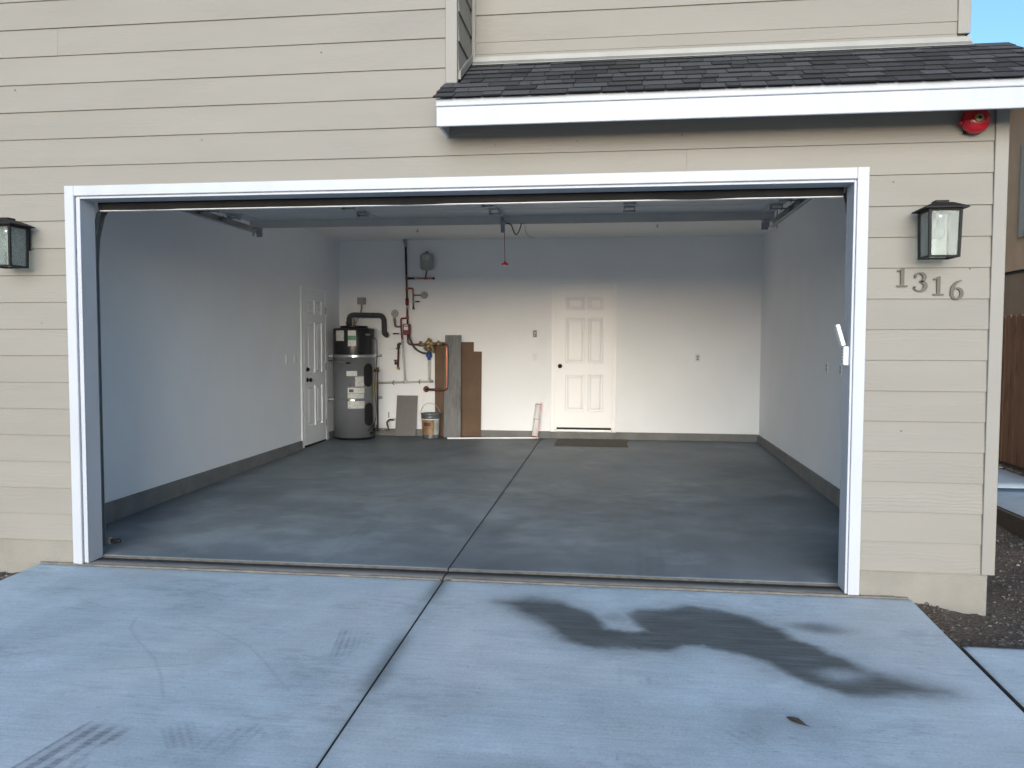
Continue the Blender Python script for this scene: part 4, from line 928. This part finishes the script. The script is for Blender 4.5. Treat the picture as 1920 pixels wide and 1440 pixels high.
# branch to the expansion tank, branch to the gauge
pipe(rs, [(-1.985, 2.346), (-1.870, 2.346)], .015, BLACKPL, 'black_pipe'); fit(rs, (-1.87, 2.346), (-1.82, 2.346), .017, CHROME, 'union')
pipe(rs, [(-1.82, 2.346), (-1.585, 2.344)], .0125, COPPER); fit(rs, (-1.60, 2.344), (-1.575, 2.344), .017, COPPERDULL); fit(rs, (-1.73, 2.345), (-1.685, 2.345), .017, COPPER)
pipe(rs, [(-1.985, 2.202), (-1.892, 2.202), (-1.888, 1.96)], .0125, COPPER, 'pipe', .03); pipe(rs, [(-1.885, 2.105), (-1.775, 2.105)], .009, COPPERDULL)
fit(rs, (-1.888, 2.03), (-1.886, 1.985), .017, CHROME); handle(rs, -1.845, -1.785, 2.010); fit(rs, (-1.886, 2.009), (-1.845, 2.009), .008, CHROME)
pipe(rs, [(-1.888, 1.965), (-1.900, 1.90)], .007, COPPERDULL); pipe(rs, [(-1.888, 1.965), (-1.876, 1.90)], .007, COPPERDULL)
et = tag(empty('expansion_tank', (-1.67, D - .14, 2.57)), 'small grey expansion tank on the wall near the ceiling', 'expansion tank')
ec = (-1.672, D - .125, 0)
MB().lathe([(.010, 2.452), (.07, 2.462), (.094, 2.485), (.098, 2.52), (.098, 2.640), (.092, 2.672), (.068, 2.697), (.02, 2.706), (.0, 2.707)], ec, n=32).build('shell', EXPGREY, et)
MB().lathe([(.022, 2.704), (.022, 2.722), (.0, 2.723)], ec, n=16).build('cap', BLACKPL, et)
ELBL = panel_print('tank_label', (.50, .50, .50), (.10, .10, .10), 4, 5)
lb = MB(); vs = []
for k in range(9):
    a = R(-90 - 24 + 56 * k / 8)
    for z in (2.600, 2.663): vs.append((ec[0] + .0995 * math.cos(a), ec[1] + .0995 * math.sin(a), z))
lb.add(vs, [(k * 2, k * 2 + 2, k * 2 + 3, k * 2 + 1) for k in range(8)]).build('label', ELBL, et)
MB().tube([(ec[0], ec[1], 2.45), (ec[0] - .012, ec[1], 2.41), (-1.705, PY, 2.352)], .010, 10).build('stem', COPPERDULL, et)
def gauge(x, z, label, y):
    t = tag(empty('pressure_gauge', (x, y, z)), label, 'pressure gauge', 'round gauges on the pipework')
    MB().lathe([(.047, 0), (.050, .004), (.050, .026), (.046, .030), (.043, .030), (.043, .026)], (x, y, z), (0, -1, 0), 28).build('case', STEEL, t)
    MB().lathe([(.0425, .0262), (.0425, .0268)], (x, y, z), (0, -1, 0), 28).build('dial', GAUGEW, t)
    MB().obox((x + .008, y - .0285, z + .008), Vector((.7, 0, .7)), (0, 1, 0), Vector((-.7, 0, .7)), .020, .0007, .0018).build('needle', BLACKPL, t)
gauge(-1.728, 2.106, 'round pressure gauge right of the copper riser', PY + .02); gauge(-2.172, 1.842, 'round pressure gauge left of the riser above a copper elbow', PY + .04)
# lower copper stub
lc = tag(empty('copper_stub', (-2.11, PY, 1.2)), 'short vertical copper pipe stub with a hose tap on the wall', 'copper pipe')
pipe(lc, [(-2.112, 1.34), (-2.122, 1.05)], .0145, COPPERDULL); fit(lc, (-2.112, 1.405), (-2.113, 1.33), .022, DARKFOAM, 'coupling'); fit(lc, (-2.11, 1.402), (-2.075, 1.402), .018, DARKFOAM, 'coupling')
fit(lc, (-2.112, 1.333), (-2.150, 1.333), .014, CHROME); handle(lc, -2.15, -2.245, 1.333, KEYW); fit(lc, (-2.122, 1.065), (-2.123, 1.035), .020, BRASS); fit(lc, (-2.123, 1.040), (-2.095, 1.040), .017, BRASS)
fit(lc, (-2.12, 1.120), (-2.170, 1.120), .014, COPPERDULL); fit(lc, (-2.158, 1.095), (-2.158, 1.160), .014, COPPERDULL, 'tap'); fit(lc, (-2.185, 1.163), (-2.135, 1.163), .007, REDPUMP, 'tap_handle')
# white plastic drain line
pv = tag(empty('plastic_drain_pipe', (-2.0, PY, .85)), 'white plastic drain pipe running along the wall with black clamps', 'drain pipe')
pipe(pv, [(-2.44, .828), (-1.640, .857)], .0145, PVC); fit(pv, (-1.645, .857), (-1.600, .858), .019, GREYBOX, 'end_cap')
pipe(pv, [(-2.050, 1.425), (-2.014, .85)], .0145, PVC); fit(pv, (-2.045, .843), (-1.975, .846), .020, PVC, 'tee'); fit(pv, (-2.014, .835), (-2.016, .89), .020, PVC, 'tee')
pipe(pv, [(-1.657, 1.165), (-1.655, .858)], .0165, PVC); fit(pv, (-1.655, .845), (-1.655, .90), .021, PVC, 'tee')
for x, z in ((-2.184, .836), (-1.793, .851)): MB().tube([(x + .012, PY - .02, z + .032), (x - .010, PY - .02, z + .012), (x - .012, PY - .02, z - .012), (x + .008, PY - .02, z - .034)], .005, 8).tube([(x, PY - .02, z), (x, D - .001, z)], .005, 6).build('clamp', BLACKPL, pv)
bf = tag(empty('air_gap_funnel', (-1.658, PY, 1.24)), 'blue plastic air gap funnel over the white drain pipe', 'funnel')
MB().lathe([(.020, 1.168), (.024, 1.175), (.024, 1.195), (.040, 1.215), (.042, 1.235), (.036, 1.25), (.030, 1.262), (.034, 1.27), (.028, 1.285), (.016, 1.292), (.016, 1.315)], (-1.657, PY, 0), n=18).build('funnel', BLUEP, bf)
MB().box(-1.700, -1.688, PY - .01, PY + .01, 1.215, 1.25).box(-1.627, -1.615, PY - .01, PY + .01, 1.215, 1.25).build('clip', BLUEP, bf, .002)
# brass backflow assembly and the copper loop
bf2 = tag(empty('brass_valve_assembly', (-1.63, PY, 1.39)), 'brass backflow valve assembly with two small handles on the wall', 'valve')
yb = PY - .02
fit(bf2, (-1.815, 1.391), (-1.715, 1.391), .022, BRASS, 'ball_valve', yb); fit(bf2, (-1.79, 1.391), (-1.745, 1.391), .028, BRASS, 'ball_valve', yb); MB().box(-1.80, -1.755, yb - .012, yb + .012, 1.428, 1.438).tube([(-1.776, yb, 1.40), (-1.776, yb, 1.43)], .007, 8).build('lever', BLACKPL, bf2)
bodyv = MB().tube([(-1.715, yb, 1.391), (-1.69, yb, 1.40), (-1.66, yb, 1.43), (-1.640, yb, 1.462)], [.026, .036, .036, .030], 14).tube([(-1.700, yb - .01, 1.325), (-1.665, yb - .01, 1.365), (-1.625, yb, 1.395)], [.030, .034, .034], 14).tube([(-1.640, yb, 1.385), (-1.600, yb, 1.345), (-1.592, yb, 1.318)], [.030, .034, .026], 14).tube([(-1.655, yb, 1.47), (-1.628, yb, 1.40), (-1.56, yb, 1.398)], [.028, .034, .028], 14).tube([(-1.657, yb, 1.34), (-1.657, yb, 1.300)], .026, 12)
bodyv.build('valve_body', BRASS, bf2)
for a, b, r in (((-1.70, 1.335), (-1.715, 1.318), .036), ((-1.646, 1.455), (-1.634, 1.475), .036), ((-1.60, 1.33), (-1.594, 1.305), .032)): fit(bf2, a, b, r, BRASS, 'bonnet', yb, 8)
fit(bf2, (-1.56, 1.399), (-1.462, 1.402), .020, BRASS, 'ball_valve', yb); fit(bf2, (-1.535, 1.4), (-1.49, 1.401), .027, BRASS, 'ball_valve', yb); MB().box(-1.535, -1.490, yb - .012, yb + .012, 1.438, 1.447).tube([(-1.512, yb, 1.41), (-1.512, yb, 1.44)], .007, 8).build('lever', BLACKPL, bf2)
fit(bf2, (-1.60, 1.310), (-1.578, 1.272), .018, BRASS, 'test_cock', yb)
cl = tag(empty('copper_loop', (-1.37, yb, 1.0)), 'bright copper pipe dropping in front of the grey plank', 'copper pipe')
pipe(cl, [(-1.46, 1.402, yb), (-1.375, 1.398, D - .15), (-1.375, .742, D - .15), (-1.69, .742, D - .10)], .0135, COPPER, 'pipe', .05, 12)
fit(cl, (-1.46, 1.402), (-1.435, 1.402), .018, COPPER, 'elbow', yb); MB().tube([(-1.46, D - .138, .742), (-1.70, D - .098, .742)], .018, 12).build('pipe_sleeve', COPPERDULL, cl)
MB().tube([(-1.71, D - .11, .742), (-1.715, D - .001, .742)], .026, 14).lathe([(.045, 0), (.045, .006), (.03, .016)], (-1.715, D - .001, .742), (0, -1, 0), 20).build('flange', COPPERDULL, cl)
# small drain parts at the foot of the heater
dr = tag(empty('copper_drain', (-2.25, D - .1, .2)), 'small bent copper drain fitting beside the foot of the water heater', 'copper fitting')
pipe(dr, [(-2.335, .175, hy + .0), (-2.20, .165, hy + .05)], .011, BRASS); pipe(dr, [(-2.20, .165, hy + .05), (-2.27, .262, D - .15), (-2.235, .300, D - .12), (-2.20, .285, D - .06)], .013, COPPERDULL, 'pipe', .03); fit(dr, (-2.20, .286), (-2.20, .300), .022, BRASS, 'elbow', D - .05)
wp = MB().tube([(-2.278, D - .012, .396), (-2.278, D - .012, .312)], .008, 8).build('pipe_stub', STEEL, None); tag(wp, 'tiny grey pipe stub on the wall above the curb', 'pipe stub')

# ------------------------------------------------------------------ things standing along the back wall
def leaning(name, outline, y_bot, y_top, ztop, thick, m, label, cat, z_bot=None):
    """outline in (x, z) of the flat sheet, leaning from y_bot on the floor to y_top at ztop"""
    z_bot = fz(y_bot) + .001 if z_bot is None else z_bot
    d = Vector((0, y_top - y_bot, ztop - z_bot)).normalized(); nn = Vector((0, -d.z, d.y)); b = MB(); n = len(outline)
    P = [Vector((x, y_bot, z_bot)) + d * ((z - z_bot) / d.z) for x, z in outline]
    b.add([p + nn * q for q in (0, thick) for p in P], [tuple(range(n)), tuple(range(2 * n - 1, n - 1, -1))] + [(i, i + n, (i + 1) % n + n, (i + 1) % n) for i in range(n)])
    return tag(b.build(name, m, None, .0015, loc=(outline[0][0], y_bot, z_bot)), label, cat)
leaning('floor_tile', [(-2.159, .058), (-1.853, .058), (-1.838, .645), (-2.148, .645)], D - .095, D - .014, .645, .010, TILEGREY, 'grey rectangular tile leaning on the wall left of the paint bucket', 'tile')
leaning('cardboard_sheet', [(-1.575, .060), (-.900, .060), (-.890, 1.292), (-1.008, 1.294), (-1.008, 1.430), (-1.585, 1.428)], D - .045, D - .008, 1.43, .005, CARD, 'brown hardboard sheet with a stepped top behind the grey plank', 'hardboard')
leaning('floor_plank', [(-1.428, .056), (-1.176, .056), (-1.186, 1.528), (-1.421, 1.528)], D - .135, D - .045, 1.528, .012, PLANK, 'tall grey wood look plank leaning against the brown sheet', 'plank')
# bucket
bx, by, br0, br1 = -1.600, 6.405, .120, .138; bz = fz(by)
bu = tag(empty('paint_bucket', (bx, by, bz)), 'dented metal paint bucket with a worn label and wire handle', 'bucket')
MB().lathe([(br0, .002), (br0 + .004, .0), (br0 + .004, .012), (br0, .016), (br0 + .010, .300), (br0 + .012, .302)], (bx, by, bz), n=36).build('pail', BUCKETM, bu)
MB().lathe([(br1 - .004, .285), (br1, .290), (br1 + .002, .312), (br1 - .003, .316), (br1 - .003, .326), (br1 + .005, .330), (br1 + .007, .352), (br1 + .001, .360), (br1 - .008, .358), (br1 - .010, .348), (.0, .346)], (bx, by, bz), n=36).build('rim', BUCKETLID, bu)
def bucket_label(a0, a1, z0, z1, m, name='label', off=.0012):
    vs = []
    for k in range(11):
        a = R(a0 + (a1 - a0) * k / 10)
        for z in (z0, z1): r = br0 + .010 * (z / .3) + off; vs.append((bx + r * math.cos(a), by + r * math.sin(a), bz + z))
    return MB().add(vs, [(k * 2, k * 2 + 2, k * 2 + 3, k * 2 + 1) for k in range(10)]).build(name, m, bu)
BL1 = mat('tan_bucket_label', (.27, .17, .09), .5, 0, .55, 7); BL2 = mat('pale_bucket_label', (.36, .39, .38), .5, 0, .3, 9)
bucket_label(-150, -55, .055, .268, BL1); bucket_label(-54.5, -10, .055, .268, BL2); bucket_label(-128, -80, .180, .232, mat('dark_red_oval', (.09, .02, .015), .5, 0, .3, 20), 'label_oval', .0022); bucket_label(-150, -10, .268, .280, PAPERW, 'label_edge')
hd = [(bx + (br1 + .006) * math.cos(R(t)), by - .045 * math.sin(R(t)) - .01, bz + .340 + .165 * math.sin(R(t))) for t in range(0, 181, 12)]
MB().tube(hd, .0035, 7).build('wire_handle', GALV, bu); MB().tube([hd[7], hd[8]], .009, 8).build('grip', KEYW, bu)
# white strip, paper roll, doormat
MB_ = MB().obox((-.70, 6.425, fz(6.42) + .011), Vector((1.279, .242, 0)).normalized(), Vector((-.242, 1.279, 0)).normalized(), (0, 0, 1), .650, .007, .009)
tag(MB_.build('trim_strip', DOORPAINT, None, .002, loc=(-.70, 6.425, .06)), 'long thin white trim strip lying on the floor by the back wall', 'trim strip')
pr = tag(empty('paper_roll', (-.10, 6.50, .056)), 'rolled white paper with red edges leaning on the back wall', 'paper roll')
A, B = Vector((-.108, 6.490, fz(6.49) + .040)), Vector((-.062, D - .06, .540)); dd = (B - A).normalized()
MB().tube([A, B], .043, 20).build('roll', PAPERW, pr); MB().tube([A - dd * .014, A - dd * .0005], .041, 20).build('red_end', REDP, pr); MB().tube([B + dd * .0005, B + dd * .008], .0435, 20).build('red_end', REDP, pr)
MB().obox((A + B) / 2 + Vector((.0385, -.018, 0)), dd, Vector((0, 1, 0)), dd.cross(Vector((0, 1, 0))), .255, .012, .005).build('red_edge', REDP, pr)
m_ = (A + B) / 2; q1 = Vector((1, 0, -dd.x / dd.z)).normalized(); q2 = dd.cross(q1)
MB().tube([m_ + (q1 * math.cos(R(t)) + q2 * math.sin(R(t))) * .0455 + dd * .015 for t in range(0, 361, 20)], .004, 6).tube([m_ + Vector((-.03, -.036, .02)), m_ + Vector((-.02, -.045, -.12)), m_ + Vector((.02, -.045, -.18))], .003, 6).build('string', STEEL, pr)
mt = MB(); nx, ny = 40, 22; vs = []
for j in range(ny + 1):
    for i in range(nx + 1):
        x, y = .215 + .985 * i / nx, 5.80 + .72 * j / ny; e = i in (0, nx) or j in (0, ny)
        vs.append((x + .006 * math.sin(y * 9) + random.uniform(-.002, .002), y + .005 * math.sin(x * 7), fz(y) + (.002 if e else .013 + random.uniform(-.002, .003))))
mt.add(vs, [(j * (nx + 1) + i, j * (nx + 1) + i + 1, (j + 1) * (nx + 1) + i + 1, (j + 1) * (nx + 1) + i) for j in range(ny) for i in range(nx)])
tag(mt.build('doormat', MATBROWN, None, 0, loc=(.7, 6.1, .05)), 'coarse brown doormat on the floor before the entry door', 'doormat')

# ------------------------------------------------------------------ small wall fittings
def plate(name, c, ax, w, h, label, cat, group=None, inner=None, m=KEYW):
    """a wall plate; ax '-y' on the back wall, '+x' on the left wall, '-x' on the right wall"""
    t = tag(empty(name, c), label, cat, group)
    def bx_(u0, u1, v0, v1, n0, n1):
        if ax == '-y': return (c[0] + u0, c[0] + u1, c[1] - n1, c[1] - n0, c[2] + v0, c[2] + v1)
        s = 1 if ax == '+x' else -1
        return (c[0] + s * n0, c[0] + s * n1, c[1] + u0, c[1] + u1, c[2] + v0, c[2] + v1)
    MB().box(*bx_(-w / 2, w / 2, -h / 2, h / 2, .0005, .0065)).build('plate', m, t, .002)
    for nm, q, mm in inner or (): MB().box(*bx_(*q)).build(nm, mm, t, .001)
    return t
sw_in = (('rocker', (-.016, .016, -.033, .033, .0067, .010), PAPERW),)
ou_in = (('socket_face', (-.017, .017, .004, .034, .0067, .009), GREYBOX), ('socket_face', (-.017, .017, -.034, -.004, .0067, .009), GREYBOX))
plate('light_switch', (-.120, D, 1.215), '-y', .072, .118, 'white light switch under the black button left of the entry door', 'light switch', 'light switches', sw_in)
plate('light_switch', (XL, 4.66, 1.205), '+x', .072, .118, 'white light switch on the side wall, farther from the side door', 'light switch', 'light switches', sw_in)
plate('light_switch', (XL, 4.925, 1.205), '+x', .072, .118, 'white light switch on the side wall next to the side door casing', 'light switch', 'light switches', sw_in)
plate('wall_outlet', (2.161, D, 1.217), '-y', .074, .118, 'white wall outlet on the back wall right of the entry door', 'outlet', 'wall outlets', ou_in)
plate('wall_outlet', (XR, 2.98, 1.20), '-x', .074, .118, 'white wall outlet on the right wall, deeper inside', 'outlet', 'wall outlets', ou_in)
plate('wall_outlet', (XR, 2.50, 1.195), '-x', .074, .118, 'white wall outlet on the right wall close to the right jamb', 'outlet', 'wall outlets', ou_in)
plate('opener_button', (-.124, D, 1.549), '-y', .056, .100, 'black wall button of the door opener left of the entry door', 'wall button', None, (('button', (-.015, .015, -.005, .028, .0067, .012), GREYBOX), ('small_button', (-.013, .0, -.035, -.02, .0067, .010), STEEL)), BLACKPL)
for x, y, lb_ in ((1.533, 5.427, 'small ceiling sprinkler head right of the opener arm'), (-1.566, 5.524, 'small ceiling sprinkler head near the expansion tank')):
    t = tag(empty('ceiling_sprinkler', (x, y, H)), lb_, 'sprinkler', 'ceiling sprinkler heads')
    MB().lathe([(.030, -.0005), (.028, -.006), (.012, -.008)], (x, y, H), n=18).build('escutcheon', KEYW, t)
    MB().lathe([(.006, -.0085), (.006, -.03), (.018, -.031), (.018, -.034)], (x, y, H), n=12).build('deflector', STEEL, t)
# dead leaf on the driveway
lv = []; pts = [(-.045, 0), (-.03, .014), (-.005, .022), (.02, .014), (.04, .004), (.062, .0), (.04, -.006), (.018, -.016), (-.008, -.02), (-.03, -.012)]
ca, sa = math.cos(-.75), math.sin(-.75)
for zt in (0, .0012):
    for (u, v) in pts: x, y = 1.805 + u * ca - v * sa, -1.560 + u * sa + v * ca; lv.append((x, y, dz(y) + .004 + zt + 9 * v * v + .1 * abs(u) ** 1.5))
n = len(pts); lf = MB().add(lv, [tuple(range(n)), tuple(range(2 * n - 1, n - 1, -1))] + [(i, i + n, (i + 1) % n + n, (i + 1) % n) for i in range(n)])
tag(lf.build('dead_leaf', LEAFM, None, 0, loc=(1.805, -1.56, dz(-1.56))), 'dark shrivelled leaf lying on the driveway', 'leaf')

# ------------------------------------------------------------------ side yard: fence and neighbour
fe = tag(empty('wooden_fence', (6, 5, -.1)), 'brown cedar fence of dog eared pickets along the side yard', 'fence')
proto = []
for k in range(3):
    zt = 1.785 + (.0, .008, -.006)[k]; o = MB().prism([(-.069, -.09), (.069, -.09), (.069, zt - .045), (.040, zt), (-.040, zt), (-.069, zt - .045)], 'x', -.009, .009).build('picket', FENCEW, None, .002); proto.append(o)
first = True
for i in range(62):
    o = proto[i % 3] if i < 3 else proto[random.randrange(3)].copy()
    if i >= 3: COL.objects.link(o)
    o.parent = fe; o.location = (-.004 + random.uniform(-.004, .004), 1.4 + i * .1435 - 5 + 0, .1); o.rotation_euler = (random.uniform(-.006, .006), 0, random.uniform(-.03, .03))
for z in (.25, 1.0, 1.6): MB().box(6.008, 6.046, 1.4, 10.2, z - .045, z + .045).build('rail', FENCEW, fe)
nb = tag(empty('neighbour_house', (6.9, 6, 0)), 'tan stucco house beyond the fence with a trimmed window', 'house')
MB().box(6.90, 14, -1, 14, 2.515, 5.2).build('wall', STUCCO_N, nb); MB().box(6.945, 14, -1, 14, -.3, 2.48).build('lower_wall', STUCCO_NL, nb); MB().box(6.93, 7.2, -1, 14, 2.4805, 2.5145).build('drip_edge', BLACKMETAL, nb)
wf = MB().box(6.872, 6.8995, 7.74, 7.91, 2.98, 4.34).box(6.872, 6.8995, 6.48, 6.63, 2.98, 4.34).box(6.872, 6.8995, 6.6305, 7.7395, 4.22, 4.34).box(6.862, 6.8995, 6.6305, 7.7395, 2.98, 3.08).build('window', WINTRIM, nb, .004)
MB().box(6.888, 6.8993, 6.6305, 7.7395, 3.081, 4.2195).build('pane', GLASSDARK, wf)
MB().prism([(6.5, 5.2), (14.4, 5.2), (14.4, 5.3), (10.4, 6.6), (6.5, 5.3)], 'y', -1.4, 14.4).build('roof', SHING[1], nb)
